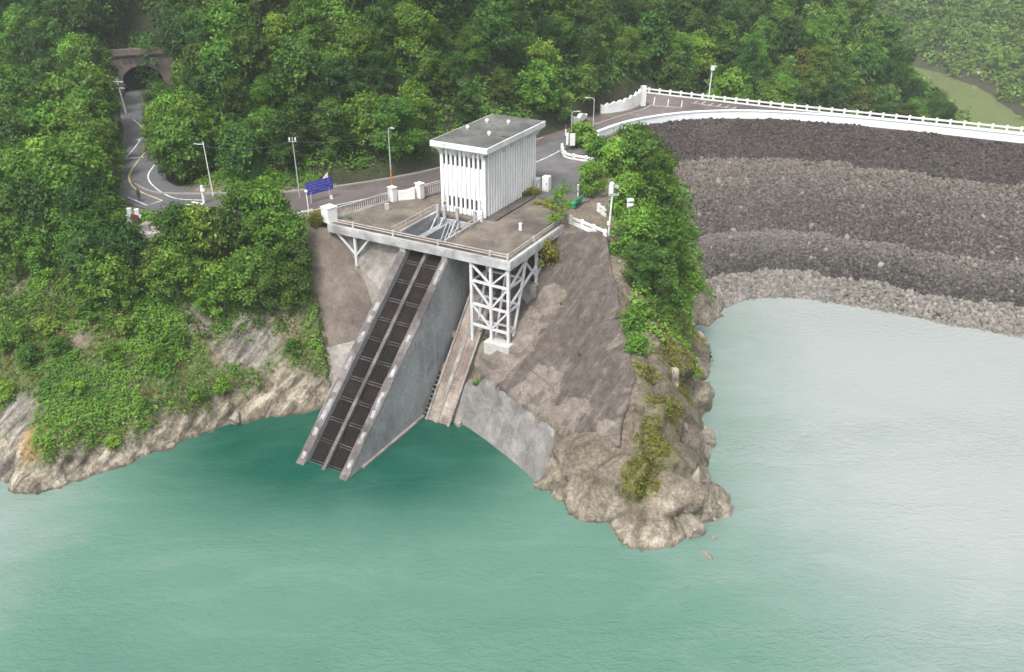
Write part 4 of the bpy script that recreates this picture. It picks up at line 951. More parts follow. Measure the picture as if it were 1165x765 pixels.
def draped(name, poly, m, label, off, paleblobs=()):
    x0, y0 = np.min([p[:2] for p in poly], 0)-.4; x1, y1 = np.max([p[:2] for p in poly], 0)+.4
    gx = np.arange(x0, x1, .14); gy = np.arange(y0, y1, .14); XX, YY = np.meshgrid(gx, gy); sd = poly_sd(XX, YY, poly)+.16*vnoise(XX*1.1, YY*1.1, 0, 77)
    zz = tps(XX, YY)+off*sstep(-.30, .0, sd)-.45*sstep(-.02, -.3, sd)+.05*fbm(XX*.5, YY*.5, 0, 3, 2)
    kk = (sd > -.3).ravel(); n0 = len(gx); i = (np.arange(len(gy)-1)[:, None]*n0+np.arange(n0-1)[None, :]).ravel()
    q = np.stack([i, i+1, i+n0+1, i+n0], 1); q = q[kk[q].all(1)]
    u = np.unique(q); re = -np.ones(kk.size, int); re[u] = np.arange(len(u)); pl = np.full(XX.shape, .0)
    for px, py, z, r_ in paleblobs:
        a = at(px, py, z); pl = np.maximum(pl, sstep(1.0, .3, np.hypot(XX-a[0], YY-a[1])/r_))
    V = np.stack([XX.ravel(), YY.ravel(), zz.ravel()], 1)[u]; org = np.array((V[:, 0].mean(), V[:, 1].mean(), V[:, 2].min()))
    me = fast_mesh(name, V-org, re[q], [m], dict(pale=pl.ravel()[u]), smooth=True)
    return link(name, me, tuple(org), None, label, 'slope facing')
draped('slope_wall', SLAB, M['slab'], 'big dark mottled concrete slope facing right of the steel tower', .38, ((565, 420, 5, 4.5), (605, 450, 5, 4.6), (590, 400, 7, 3.), (640, 482, 4.6, 3.2), (690, 497, 5.8, 2.0), (620, 360, 10, 3.0)))
draped('slope_wall', GREY, M['grey_slab'], 'smooth grey lower concrete facing at the waterline below the dark slope', .22)

# ------------------------------------------------------------------ fence, gate piers
def g175(px, py): return np.array(at(px, py, 17.5))
fa, fb = L(-24.0, 1.9, 17.5), L(-22.1, 9.6, 17.5)
def picket(name, a, c, label):
    t = thing(name, label, 'fence', tuple((np.array(a)+np.array(c))/2)); a = np.array(a); c = np.array(c); l = np.linalg.norm(c-a); d = (c-a)/l
    MB().bar(a+np.array((0, 0, .12)), c+np.array((0, 0, .12)), .22, .24).build('base_beam', M['deck_edge'], t)
    MB().bar(a+np.array((0, 0, 1.22)), c+np.array((0, 0, 1.22)), .14, .12).build('top_rail', M['galv'], t)
    b = MB(); n = int(l/.3)
    for i in range(n): p = a+d*(i+.5)*l/n; b.bar(p+np.array((0, 0, .24)), p+np.array((0, 0, 1.17)), .11, .07)
    b.build('picket', M['pipe'], t); return t
picket('picket_fence', fa, fb, 'long grey picket fence between the single pier and the pair of white piers')
picket('picket_fence', L(-19.6, 13.5, 17.5), L(-17.0, 19.5, 17.5), 'short grey picket fence between the white piers and the white building')
def pier(u, v, w, d, h, label, rz):
    t = thing('gate_pier', label, 'gate pier', L(u, v, 17.4)); x, y, _ = L(u, v, 0)
    MB().box((x, y, 17.4+h/2), (w, d, h), rz).build('shaft', M['white_paint'], t, bevel=.05)
    MB().box((x, y, 17.4+h+.06), (w+.12, d+.12, .12), rz).build('cap', M['white_paint'], t, bevel=.03); return t
rzf = math.atan2((fb[1]-fa[1]), fb[0]-fa[0])
pier(-24.15, .95, 1.35, 1.3, 1.75, 'white gate pier beside the yellow grass tuft at the left end of the platform', rzf)
pier(-21.95, 10.3, .75, .9, 1.75, 'narrow white gate pier at the right end of the long picket fence', rzf)
pier(-19.7, 12.9, .75, .9, 1.85, 'white gate pier nearest the white building', rzf)
b = MB(); a, c = np.array(L(-21.5, 10.75, 0)), np.array(L(-20.0, 12.2, 0)); b.wall([a, (a+c)/2, c], 17.42, [18.75, 18.6, 18.95], .3)
b.build('rendered_wall', M['white_paint'], None, 'white rendered wall panel with a dipped top between two piers', 'wall panel')
MB().box((*L(-20.6, 7.2, 0)[:2], 17.9), (.5, .35, .8), R(20)).build('fence_box', M['pipe'], None, 'small grey electrical box at the foot of the long picket fence', 'electrical box', bevel=.03)
# white rail left of the pier, on the road edge
t = thing('road_barrier', 'low white two rail barrier on the slope edge left of the grass tuft', 'barrier', at(345, 252, 17.3))
a, c = np.array(at(331, 251, 17.45)), np.array(at(356, 246, 17.45))
for z in (.25, .7): MB().bar(a+np.array((0, 0, z)), c+np.array((0, 0, z)), .12, .28).build('rail', M['white_paint'], t)
for k in (0.02, .5, .98): MB().box(tuple(a+(c-a)*k+np.array((0, 0, .4))), (.22, .22, .95), R(15)).build('post', M['white_paint'], t)

# ------------------------------------------------------------------ poles and lamps
def gz(x, y): return max(ground_z(x, y), 0)
def pole(name, label, cat, px, py, top, m, r0=.09, r1=.06, zf=17.4, base=None, lean=0):
    x, y, z = at(px, py, zf); p = (x, y, zf-.6)
    # height from the photo row of its top at the same distance
    d = ray(px, top); zt = CZ+d[2]*(y/d[1]); t = thing(name, label, cat, (x, y, zf))
    if base: MB().tube((x, y, zf-.6), (x, y, zf+(zt-zf)*base[0]), r0*1.06, r0*1.03, 8).build('lower_shaft', base[1], t); MB().tube((x, y, zf+(zt-zf)*base[0]), (x+lean, y, zt), r0, r1, 8).build('shaft', m, t)
    else: MB().tube(p, (x+lean, y, zt), r0, r1, 8).build('shaft', m, t)
    return t, np.array((x+lean, y, zt))
def lamp_head(t, tip, dx, dy=0, m='galv'):
    MB().path([tip-np.array((0, 0, .1)), tip+np.array((dx*.4, dy*.4, .12)), tip+np.array((dx, dy, .16))], .05, .04).build('arm', M[m], t)
    b = MB(); b.box(tuple(tip+np.array((dx*1.25, dy*1.25, .14))), (.65, .26, .14), math.atan2(dy, dx)); b.build('lamp_head', M['galv'], t, bevel=.03)
t, p1 = pole('utility_pole', 'grey concrete utility pole with crossarms, the rear of two beside the road to the tunnel', 'utility pole', 137.5, 118, 89, M['conc_pole'], .17, .12, lean=-.4)
for z in (.25, 1.2): MB().bar(p1+np.array((-.9, 0, -z)), p1+np.array((.9, 0, -z)), .14).build('crossarm', M['conc_pole'], t)
t, p2 = pole('utility_pole', 'grey concrete utility pole with crossarms, the front of two beside the road to the tunnel', 'utility pole', 144, 130, 89.5, M['conc_pole'], .19, .13, lean=-.5)
for z in (.5, 1.5): MB().bar(p2+np.array((-1.0, .2, -z)), p2+np.array((1.1, -.2, -z)), .15).build('crossarm', M['conc_pole'], t)
t, p3 = pole('street_lamp', 'pale street lamp pole on the verge of the wooded hill right of the bend', 'street lamp', 243, 224, 161, M['pale_pole'], .08, .05, lean=-.25)
MB().bar(p3+np.array((-.8, .0, -.35)), p3+np.array((.1, 0, -.35)), .09).build('arm', M['pale_pole'], t); MB().box(tuple(p3+np.array((-.95, 0, -.3))), (.4, .18, .12)).build('lamp_head', M['galv'], t)
t, _ = pole('marker_post', 'stubby concrete post on the verge beside the white road stripes', 'post', 232.5, 232, 211, M['pale_pole'], .2, .17)
MB().box(tuple(_+np.array((0.1, -.1, -.6))), (.5, .3, .3)).build('bracket', M['pale_pole'], t)
t, p4 = pole('utility_pole', 'thin pole topped with white insulators among the trees behind the blue sign', 'utility pole', 341.5, 226, 156, M['galv'], .08, .05, lean=-.15)
for dx in (-.35, .35): MB().box(tuple(p4+np.array((dx, 0, -.25))), (.14, .14, .36)).build('insulator', M['white_paint'], t)
MB().bar(p4+np.array((-.5, 0, -.55)), p4+np.array((.5, 0, -.55)), .08).build('crossarm', M['galv'], t)
t, p5 = pole('street_lamp', 'street lamp with an orange painted foot standing across the road behind the picket fence', 'street lamp', 446, 216, 146.5, M['galv'], .085, .06, base=(.34, M['orange']))
lamp_head(t, p5, .45, -.3)
t, p6 = pole('bollard_light', 'slim white lamp post with a round top beside the yellow grass tuft', 'lamp post', 352.5, 249, 219, M['white_paint'], .07, .055, lean=-.1)
MB().ball(tuple(p6+np.array((0, 0, .1))), .2).build('globe', M['white_paint'], t, smooth=True)
t, p7 = pole('street_lamp', 'grey street lamp beside the road just left of the bright shrub', 'street lamp', 650, 152, 128, M['galv'], .09, .06)
lamp_head(t, p7, .8)
t, p8 = pole('street_lamp', 'slim grey street lamp rising beside the left end of the white parapet', 'street lamp', 674.5, 152, 112.5, M['galv'], .09, .06)
lamp_head(t, p8, -.9)
t, p9 = pole('camera_mast', 'tall white mast with camera boxes and floodlight beside the white barrier', 'camera mast', 692, 268, 222, M['white_paint'], .12, .1, lean=.2)
MB().box(tuple(p9+np.array((.15, 0, .05))), (1.1, .4, .14)).build('bracket', M['galv'], t)
MB().box(tuple(p9+np.array((-.15, -.1, .65))), (.42, .42, .95), .3).build('camera_box', M['white_paint'], t, bevel=.06); MB().ball(tuple(p9+np.array((-.1, -.1, 1.25))), .27).build('dome', M['white_paint'], t)
MB().box(tuple(p9+np.array((.45, 0, .95))), (.5, .3, .28), -.3).build('floodlight', M['galv'], t); MB().box(tuple(p9+np.array((.42, 0, .45))), (.22, .25, .4)).build('junction_box', M['dark_metal'], t)
MB().box(tuple(p9+np.array((-.25, -.1, -3.2))), (.3, .25, .4)).build('junction_box', M['white_paint'], t)
t, p10 = pole('loudspeaker_pole', 'short pole with two white loudspeakers rising out of the trees right of the camera mast', 'loudspeaker pole', 714.5, 270, 228, M['galv'], .07, .05)
for z in (.0, -.55): MB().tube(tuple(p10+np.array((-.3, -.1, z))), tuple(p10+np.array((.35, .05, z))), .28, .16, 10).build('horn', M['white_paint'], t)
t, p11 = pole('mast', 'thin tall grey mast on the valley side of the dam crest', 'mast', 771.5, 106, 72, M['galv'], .07, .04, zf=17.0)
MB().tube(tuple(p11), tuple(p11+np.array((0, 0, .5))), .03, .02).build('tip', M['galv'], t)
t, p12 = pole('street_lamp', 'short grey street lamp beside the thin mast on the dam crest', 'street lamp', 780.5, 107, 86, M['galv'], .08, .06, zf=17.0)
lamp_head(t, p12, -.8)
t, p13 = pole('floodlight_mast', 'white floodlight mast rising above the guard rail of the dam crest', 'floodlight mast', 806.5, 108, 80, M['white_paint'], .13, .1, zf=17.0, lean=.15)
MB().box(tuple(p13+np.array((.05, -.05, .35))), (.65, .5, .8), .2).build('floodlight', M['white_paint'], t, bevel=.05); MB().box(tuple(p13+np.array((.45, 0, .65))), (.6, .35, .3), .3).build('camera_box', M['galv'], t)
MB().box(tuple(p13+np.array((-.2, 0, -2.6))), (.25, .2, .4)).build('junction_box', M['galv'], t)
t, p14 = pole('delineator', 'red and white delineator post at the road edge behind the bright shrub', 'delineator', 643.5, 155, 143, M['white_paint'], .13, .12)
MB().tube(tuple(p14+np.array((0, 0, -.5))), tuple(p14+np.array((0, 0, .05))), .14, .14).build('red_band', M['red'], t)
t, p15 = pole('marker_post', 'short white post standing beside the green bench', 'post', 657.5, 224, 211, M['white_paint'], .1, .1)
MB().box(tuple(p15+np.array((0, 0, .04))), (.26, .26, .08)).build('cap', M['white_paint'], t)
def wire(label, a, c, sag, r=.022):
    pts = [np.array(a)+(np.array(c)-np.array(a))*k-np.array((0, 0, sag*4*k*(1-k))) for k in np.linspace(0, 1, 13)]
    MB().path(pts, r, r, 4).build('power_cable', M['dark_metal'], None, label, 'cable')
wire('thin dark cable from the bend lamp pole to the insulator pole', p3+np.array((0, 0, -.5)), p4+np.array((0, 0, -.5)), .7)
wire('thin dark cable between the insulator pole and the orange footed lamp', p4+np.array((0, 0, -.5)), p5+np.array((0, 0, -.4)), .6)
wire('thin dark cable from the roadside utility poles down to the bend lamp pole', p2+np.array((.9, -.2, -.5)), p3+np.array((0, 0, -.3)), 1.0)

# ------------------------------------------------------------------ signs, boxes, barriers
a, c = np.array(at(352, 233, 17.4)), np.array(at(378, 226, 17.4))
t = thing('blue_sign', 'wide blue notice board on two posts beside the road below the wooded hill', 'sign', tuple((a+c)/2)); d = (c-a)/np.linalg.norm(c-a); nn = np.array((d[1], -d[0], 0))
for k in (.1, .9): MB().tube(tuple(a+(c-a)*k-np.array((0, 0, .5))), tuple(a+(c-a)*k+np.array((0, 0, 1.5))), .07).build('post', M['galv'], t)
q = MB(); cc = (a+c)/2; l = np.linalg.norm(c-a)+.5
q.box((cc[0], cc[1], 17.4+1.95), (l, .1, 1.55), math.atan2(d[1], d[0])); bd = q.build('board', M['blue'], t)
q = MB(); rr = np.random.RandomState(2)
for row in range(4):
    s = -l*.44
    while s < l*.40:
        w = rr.uniform(.12, .5); 
        if rr.rand() < .72: p = cc+d*(s+w/2)+nn*.062; q.box((p[0], p[1], 17.4+2.45-row*.32), (w*.85, .02, .10), math.atan2(d[1], d[0]))
        s += w+.08
q.build('lettering', M['pale_blue'], bd)
q = MB(); p = c-d*.55+np.array((0, 0, 2.75)); q.add([p-d*.5, p+d*.25, p+d*.25+np.array((0, 0, .6)), p-d*.5+nn*-.08, p+d*.25+nn*-.08, p+d*.25+np.array((0, 0, .6))+nn*-.08], [(0, 1, 2), (5, 4, 3), (0, 3, 4, 1), (1, 4, 5, 2), (2, 5, 3, 0)]); q.build('top_emblem', M['white_paint'], t)
q = MB(); p = c-d*.15; q.tube(tuple(p+np.array((.15, -.3, 0))), tuple(p+np.array((.1, -.3, .55))), .2, .12, 8); q.build('marker_stone', M['pale_pole'], None, 'small pale stone marker at the foot of the blue notice board', 'marker stone')
# two white panel boards in the shrub bed
x, y, _ = at(648.5, 172, 17.4)
t = thing('notice_board', 'pair of white notice panels on dark posts in front of the bright shrub', 'sign', (x, y, 17.4))
for dx, w, dz in ((-.45, .35, .1), (.3, .75, 0)):
    MB().tube((x+dx, y, 16.9), (x+dx, y, 20.1), .07).build('post', M['dark_metal'], t); MB().box((x+dx, y-.1, 19.1+dz), (w, .08, 1.75), .1).build('panel', M['white_paint'], t)
def guard(name, label, pts, zz=17.45, h=.85, step=1.9):
    P = along([tuple(p) for p in pts], step); t = thing(name, label, 'barrier', (*P[0], zz))
    for p in P: MB().box((*p, zz+h/2-.1), (.34, .34, h+.25), .4).build('post', M['white_paint'], t, bevel=.03)
    F_ = [tuple(p) for p in along([tuple(p) for p in pts], .4)]
    MB().wall(F_, zz+h*.55, zz+h*.9, .16).build('rail', M['white_paint'], t); MB().wall(F_, zz-.3, zz+h*.28, .22).build('kerb_beam', M['white_paint'], t)
guard('road_barrier', 'white post and rail barrier curving round the bed with the bright shrub', [at(639.5, 170, 17.5)[:2], at(641, 177, 17.5)[:2], at(647, 180.5, 17.5)[:2], at(658, 182.5, 17.5)[:2], at(672, 185, 17.5)[:2], at(682, 187, 17.5)[:2]])
guard('road_barrier', 'white post and rail barrier at the top edge of the dark concrete slope', [at(649, 253, 17.5)[:2], at(668, 260.5, 17.5)[:2], at(690, 270, 17.5)[:2]])
guard('road_barrier', 'short white barrier end showing under the trees behind the camera mast', [at(681, 239, 17.5)[:2], at(690, 246, 17.5)[:2]], step=1.2)
# white hillside wall with its overgrown top
wp = [at(px, py, 17.5)[:2] for px, py in ((683, 131), (697, 129.5), (712, 127), (724, 122.5), (730, 118.5))]
wv = catmull(wp, 8); hh = [19.0+1.3*(i/len(wv))+.18*math.sin(i*1.7)+.15*math.sin(i*3.1) for i in range(len(wv))]
hw = thing('hillside_wall', 'white painted retaining wall at the wooded foot of the hill beside the parking bays', 'wall', (*wv[0], 17.4))
MB().wall(wv, 17.0, hh, .4).build('wall_body', M['white_paint'], hw); MB().wall(wv, 17.0, 17.75, .5).build('plinth', M['kerb'], hw)
MB().box((*at(731, 121, 17.5)[:2], 19.2), (.8, .8, 3.4), .3).build('end_pier', M['pale_pole'], hw)
wv = catmull([at(px, py, 17.5)[:2] for px, py in ((651, 141), (658, 138.5), (666, 134.5))], 6)
MB().wall(wv, 17.2, [18.4+.25*math.sin(i) for i in range(len(wv))], .7).build('low_wall', M['pale_pole'], None, 'short pale curved wall at the tree foot left of the slim street lamp', 'wall', bevel=.06)
# air conditioning cabinets beside the gate house
for u, v, w, d_, h, m, lb in ((U1+.5, 22.2, .7, .9, 1.65, 'galv', 'grey green equipment cabinet against the rear corner of the white building'), (U1+1.45, 22.9, .9, .9, 1.85, 'white_paint', 'white equipment cabinet standing beside the grey green one')):
    t = thing('equipment_cabinet', lb, 'cabinet', L(u, v, 17.5)); 
    b = MB(); b.lbox(u-w/2, u+w/2, v-d_/2, v+d_/2, 17.62, 17.5+h); b.build('case', M[m], t, bevel=.04)
    b = MB(); b.lbox(u-w/2-.06, u+w/2+.06, v-d_/2-.06, v+d_/2+.06, 17.4, 17.617); b.build('base', M['deck_edge'], t)
    b = MB(); b.lbox(u-w*.36, u+w*.36, v-d_/2-.03, v-d_/2-.004, 17.8, 17.3+h); b.build('door', M[m], t)
    b = MB(); b.lbox(u+w*.2, u+w*.27, v-d_/2-.07, v-d_/2-.032, 18.3, 18.6); b.build('handle', M['dark_metal'], t)
# green bench
x, y, _ = at(655.5, 234, 17.5); t = thing('green_bench', 'bright green plastic bench on the bare ground beside the white post', 'bench', (x, y, 17.5)); rz = R(62)
MB().box((x, y, 18.02), (2.3, .62, .14), rz).build('seat', M['green'], t, bevel=.03)
for k in (-.85, .85): MB().box((x+math.cos(rz)*k, y+math.sin(rz)*k, 17.72), (.2, .55, .5), rz).build('leg', M['green'], t)
MB().box((x+.3, y-.16, 18.3), (2.3, .1, .5), rz).build('backrest', M['green'], t, bevel=.02)
# barriers at the bend
for px, py, lb in ((148.5, 247, 'white barrier block at the road bend, left of the red board'), (157, 248, 'white barrier block at the road bend, right of the red board')):
    x, y, _ = at(px, py, 17.4); t = thing('barrier_block', lb, 'barrier', (x, y, 17.4))
    MB().prism([(x-.42, y-.28), (x+.42, y-.28), (x+.42, y+.28), (x-.42, y+.28)], 17.3, 17.7).build('foot', M['white_paint'], t); MB().box((x, y, 18.1), (.55, .34, .8)).build('body', M['white_paint'], t, bevel=.06)
a, c = np.array(at(150, 248, 17.6)), np.array(at(158, 250, 17.6)); MB().wall([a, c], 17.3, 18.1, .14).build('red_board', M['red'], None, 'dull red hoarding board fixed low between the two white barrier blocks', 'barrier board')
MB().bar(at(145, 250, 17.5), at(163, 268, 15.5), .35, .3).build('handrail_beam', M['pale_pole'], None, 'sloping pale concrete beam running down from the red board into the trees', 'beam')
t = thing('culvert_headwall', 'grey concrete structure half hidden by trees below the road bend', 'headwall', at(178, 274, 15))
for px, py, w, h, z in ((171, 276, 1.0, 2.6, 15.0), (184, 276, 2.6, 2.2, 15.0), (178, 266, 4.2, .35, 16.4)): x, y, _ = at(px, py, z); MB().box((x, y, z+h/2-.6), (w, 1.0, h+.8), -.2).build('block', M['light_conc'], t, bevel=.04)
# person standing at the bend
x, y, _ = at(159, 229.5, 17.52)
def person(x, y, z, rz):
    ks = [((0, 0, .92), .15), ((0, 0, 1.15), .155), ((0, 0, 1.38), .17), ((0, 0, 1.5), .075), ((0, .01, 1.62), .1), ((0, .01, 1.72), .09),
          ((.1, 0, .88), .1), ((.11, .02, .5), .07), ((.12, -.02, .08), .05), ((.12, .14, .05), .045), ((-.1, 0, .88), .1), ((-.12, -.03, .5), .07), ((-.13, -.07, .08), .05), ((-.13, .09, .05), .045),
          ((.2, 0, 1.4), .07), ((.26, .02, 1.12), .05), ((.25, .13, .88), .04), ((-.2, 0, 1.4), .07), ((-.27, -.01, 1.12), .05), ((-.26, .1, .88), .04)]
    ed = [(0, 1), (1, 2), (2, 3), (3, 4), (4, 5), (0, 6), (6, 7), (7, 8), (8, 9), (0, 10), (10, 11), (11, 12), (12, 13), (2, 14), (14, 15), (15, 16), (2, 17), (17, 18), (18, 19)]
    me = bpy.data.meshes.new('person'); me.from_pydata([k[0] for k in ks], ed, []); o = bpy.data.objects.new('person', me); col.objects.link(o)
    sk = o.modifiers.new('skin', 'SKIN'); me.skin_vertices if hasattr(me, 'skin_vertices') else None
    bm = bmesh.new(); bm.from_mesh(me); ly = bm.verts.layers.skin.verify()
    for v, k in zip(bm.verts, ks): v[ly].radius = (k[1], k[1]); v[ly].use_root = (v.index == 0)
    bm.to_mesh(me); bm.free(); o.modifiers.new('smooth', 'SUBSURF').render_levels = 1
    me.materials.append(M['dark_metal']); o.location = (x, y, z); o.rotation_euler = (0, 0, rz)
    return tag(o, 'person in dark clothes standing on the road at the bend', 'person')
per = person(x, y, 17.52, R(160))

# ------------------------------------------------------------------ boulders
r = np.random.RandomState(19)
ico2 = bmesh.new(); bmesh.ops.create_icosphere(ico2, subdivisions=4, radius=1.0); BVv = np.array([v.co for v in ico2.verts]); BF = np.array([[v.index for v in f.verts] for f in ico2.faces]); ico2.free()
def boulder_mat():
    m, nt, b = newmat('boulder_rock'); p = pos(nt, (1, .7, 1.6), (R(14), 0, R(20))); n = noise(nt, p, .9, 7, .65, .5); f = noise(nt, pos(nt), 5, 4, .7)
    c = ramp(nt, n, [(.3, (.12, .10, .08)), (.5, (.22, .19, .155)), (.7, (.36, .325, .275))]); c = mix(nt, .3, c, ramp(nt, f, [(.28, (.05, .05, .05)), (.72, (.95, .95, .95))]), 'OVERLAY')
    setc(nt, b, c); bump(nt, b, math_(nt, 'ADD', n, math_(nt, 'MULTIPLY', f, .4)), .6, .25); b.inputs['Roughness'].default_value = .9; return m
M['boulder'] = boulder_mat()
def boulder(px, py, z, s, label, sd, m='boulder', sink=.25):
    rr = np.random.RandomState(sd); D = BVv.copy()
    for k in range(16):          # joint planes chip the block
        n = rr.normal(size=3); n /= np.linalg.norm(n); h = rr.uniform(.48, .85); t = D @ n; D -= np.maximum(t-h, 0)[:, None]*n
    D *= (1+.10*fbm(D[:, 0]*2.2+sd, D[:, 1]*2.2, D[:, 2]*2.2, 4, sd))[:, None]; D = D*np.array(s)
    a = rr.uniform(0, 6.28); D = D @ np.array([[math.cos(a), math.sin(a), 0], [-math.sin(a), math.cos(a), 0], [0, 0, 1]])
    me = fast_mesh('boulder', D, BF, [M[m]], per=3); x, y, _ = at(px, py, z); return link('boulder', me, (x, y, z-s[2]*sink), None, label, 'boulder')
boulder(818, 580, .4, (2.1, 1.5, 1.5), 'broad pale boulder lying at the water on the far right tip of the point', 3)
boulder(786, 601, .4, (1.7, 1.3, 1.5), 'pale angular boulder at the water just left of the tip boulder', 8)
boulder(796, 497, 1.2, (1.7, 1.3, 1.6), 'rounded grey boulder on the right shore halfway up the point', 5)
boulder(799, 512, .5, (1.4, 1.0, 1.2), 'squat boulder at the water below the rounded grey one', 6)
boulder(776, 478, 4.4, (1.9, 1.3, 2.3), 'tall grey slab of rock rising from the grass on the right flank', 12)
boulder(766, 428, 7.4, (.9, .8, 1.3), 'small upright grey rock amid grass near the top of the right flank', 14)
boulder(797, 385, 1.5, (1.3, 1.2, 1.3), 'weathered boulder at the waterline near the dam end of the flank', 15)
boulder(790, 545, 2.6, (1.9, 1.5, 2.0), 'large fractured block above the pale tip boulders', 17)
boulder(770, 560, 2.6, (1.6, 1.2, 1.3), 'brown fractured block left of the large one on the point', 18)
boulder(798, 440, 1.3, (1.0, 1.2, 1.2), 'brown boulder on the shore right of the grassy flank', 21)
boulder(803, 632, .0, (.75, .35, .35), 'small orange brown rock breaking the water off the tip', 23, sink=.1)
boulder(812, 612, .0, (.45, .3, .3), 'tiny rock breaking the water beside the tip boulder', 24, sink=.2)
boulder(660, 573, .6, (1.9, 1.3, 1.0), 'flat bleached slab at the waterline on the left side of the point', 25)
boulder(705, 597, .5, (1.3, 1.0, .9), 'pale knobbly boulder at the waterline at the front of the point', 27)
boulder(522, 483, .1, (.6, .5, .6), 'single small boulder at the foot of the slipway', 28)
boulder(98, 420, 5.6, (.7, .6, .7), 'pale boulder showing through the grass on the left slope', 30)
boulder(268, 474, .7, (1.3, .8, .7), 'pale ledge rock at the waterline of the left bank', 31)
boulder(195, 490, .9, (1.1, .8, .8), 'bleached angular rock beside the dark crack on the left bank', 33)

# ------------------------------------------------------------------ vegetation
def leaves(C_, outd, n, spread, size, r, up=.55):
    """n leaf faces per clump centre; returns verts (k,4,3)"""
    m = len(C_); P = np.repeat(C_, n, 0)+r.normal(0, 1, (m*n, 3))*spread*np.array((1, 1, .72)); O = np.repeat(outd, n, 0)
    N = O*.95+np.array((0, 0, up))+r.normal(0, .55, (m*n, 3)); N /= np.linalg.norm(N, axis=1)[:, None]
    A = r.normal(size=(m*n, 3)); A -= (A*N).sum(1)[:, None]*N; A /= np.linalg.norm(A, axis=1)[:, None]; B = np.cross(N, A)
    ln = size*r.uniform(.6, 1.35, (m*n, 1)); wd = ln*r.uniform(.42, .62, (m*n, 1))
    bend = N*ln*.12
    return np.stack([P-A*ln*.5-bend, P+B*wd*.5, P+A*ln*.5-bend, P-B*wd*.5], 1)
def crown_data(seed, H, Rr, base=.30, lobes=9, cl=11, n=46, size=.44, spread=.40, flat=1.0, tall=False, droop=.0):
    r = np.random.RandomState(seed); LC = []; LR = []
    for i in range(lobes):
        a = i*2.4+r.uniform(-.5, .5); h = base+(1-base)*((i+.5)/lobes)**.85
        prof = math.sin(math.pi*min(1, .18+.80*(h-base)/(1-base)))**.7 if not tall else (.35+.65*math.sin(math.pi*(.15+.75*(h-base)/(1-base))))
        rad = Rr*prof*r.uniform(.35, .72)
        LC.append((rad*math.cos(a), rad*math.sin(a), h*H*.90)); LR.append(Rr*r.uniform(.36, .55)*(.8 if tall else 1))
    LC = np.array(LC); LR = np.array(LR); cc = []; oo = []; tn = []
    for c, q in zip(LC, LR):
        lt = r.uniform(-.16, .16)
        for k in range(cl):
            d = r.normal(size=3); d[2] = abs(d[2])*.9-.35 if r.rand() < .8 else d[2]; d /= np.linalg.norm(d)
            cc.append(c+d*q*np.array((1, 1, .78*flat))*r.uniform(.78, 1.05)); oo.append(d); tn.append(.5+lt+r.uniform(-.22, .22))
    cc = np.array(cc); oo = np.array(oo); Vq = leaves(cc, oo, n, spread, size, r)
    tone = np.clip(np.repeat(np.array(tn), n)+r.normal(0, .12, len(Vq)), 0, 1)
    return Vq, tone, LC
def crown_mesh(seed, m, **kw):
    Vq, tone, LC = crown_data(seed, **kw); k = len(Vq)
    return fast_mesh('crown', Vq.reshape(-1, 3), np.arange(k*4).reshape(-1, 4), [m], dict(tone=np.repeat(tone, 4))), LC
def trunk_mesh(seed, H, LC, r0=.22):
    r = np.random.RandomState(seed); b = MB(); top = np.array((r.uniform(-.3, .3), r.uniform(-.3, .3), H*.62)); mid = np.array((r.uniform(-.25, .25), r.uniform(-.25, .25), H*.3))
    b.tube((0, 0, -1.6), tuple(mid), r0*1.25, r0*.85, 8); b.tube(tuple(mid), tuple(top), r0*.85, r0*.4, 7)
    for c in LC[::2]:
        s = mid+(top-mid)*np.clip((c[2]/H-.3)*1.6, 0, .9); k = (s+c)/2+r.normal(0, .15, 3); b.tube(tuple(s), tuple(k), r0*.42, r0*.26, 5); b.tube(tuple(k), tuple(c), r0*.26, r0*.09, 5)
    me = bpy.data.meshes.new('trunk'); me.from_pydata(b.v, [], b.f); me.materials.append(M['bark']); me.update(); return me
VAR = {}
def variant(key, seed, m, H, Rr, r0=.22, **kw):
    cm, LC = crown_mesh(seed, M[m], H=H, Rr=Rr, **kw); VAR[key] = (cm, trunk_mesh(seed, H, LC, r0), H, Rr)
for i in range(3):
    variant(('mid', i), 10+i, 'leaf_mid', 8.0, 3.3+.2*i, lobes=12+2*i, base=.12, size=(.44, .34, .56)[i], n=(46, 74, 32)[i])
    variant(('dark', i), 20+i, 'leaf_dark', 8.6+.8*i, 3.3-.3*i, lobes=13, base=.11, spread=(.44, .36, .5)[i], size=(.44, .32, .54)[i], n=(46, 80, 34)[i])
for i in range(2):
    variant(('bright', i), 30+i, 'leaf_bright', 7.2, 3.0, lobes=11, base=.12, size=.44)
    variant(('olive', i), 40+i, 'leaf_olive', 7.6, 3.1, lobes=12, base=.13)
variant(('tall', 0), 50, 'leaf_dark', 11.5, 2.3, lobes=14, base=.16, tall=True, size=.40)
variant(('tall', 1), 51, 'leaf_mid', 11.0, 2.2, lobes=13, base=.18, tall=True, size=.40)
variant(('yellow', 0), 55, 'leaf_yellow', 7.0, 2.8, lobes=8, base=.26)
for i in range(2):
    variant(('bush', i), 60+i, 'leaf_mid', 2.7, 1.9, .07, lobes=6, base=.15, cl=9, n=40, size=.34, spread=.28)
    variant(('bushb', i), 64+i, 'leaf_bright', 2.4, 1.8, .07, lobes=6, base=.15, cl=9, n=40, size=.34, spread=.28)
variant(('sapling', 0), 70, 'leaf_bright', 6.2, 1.7, .09, lobes=8, base=.22, cl=6, n=20, size=.34, spread=.30, tall=True)
variant(('shrub', 0), 72, 'leaf_yellow', 2.6, 1.25, .06, lobes=6, base=.12, cl=7, n=30, size=.30, spread=.22)
TREES = []
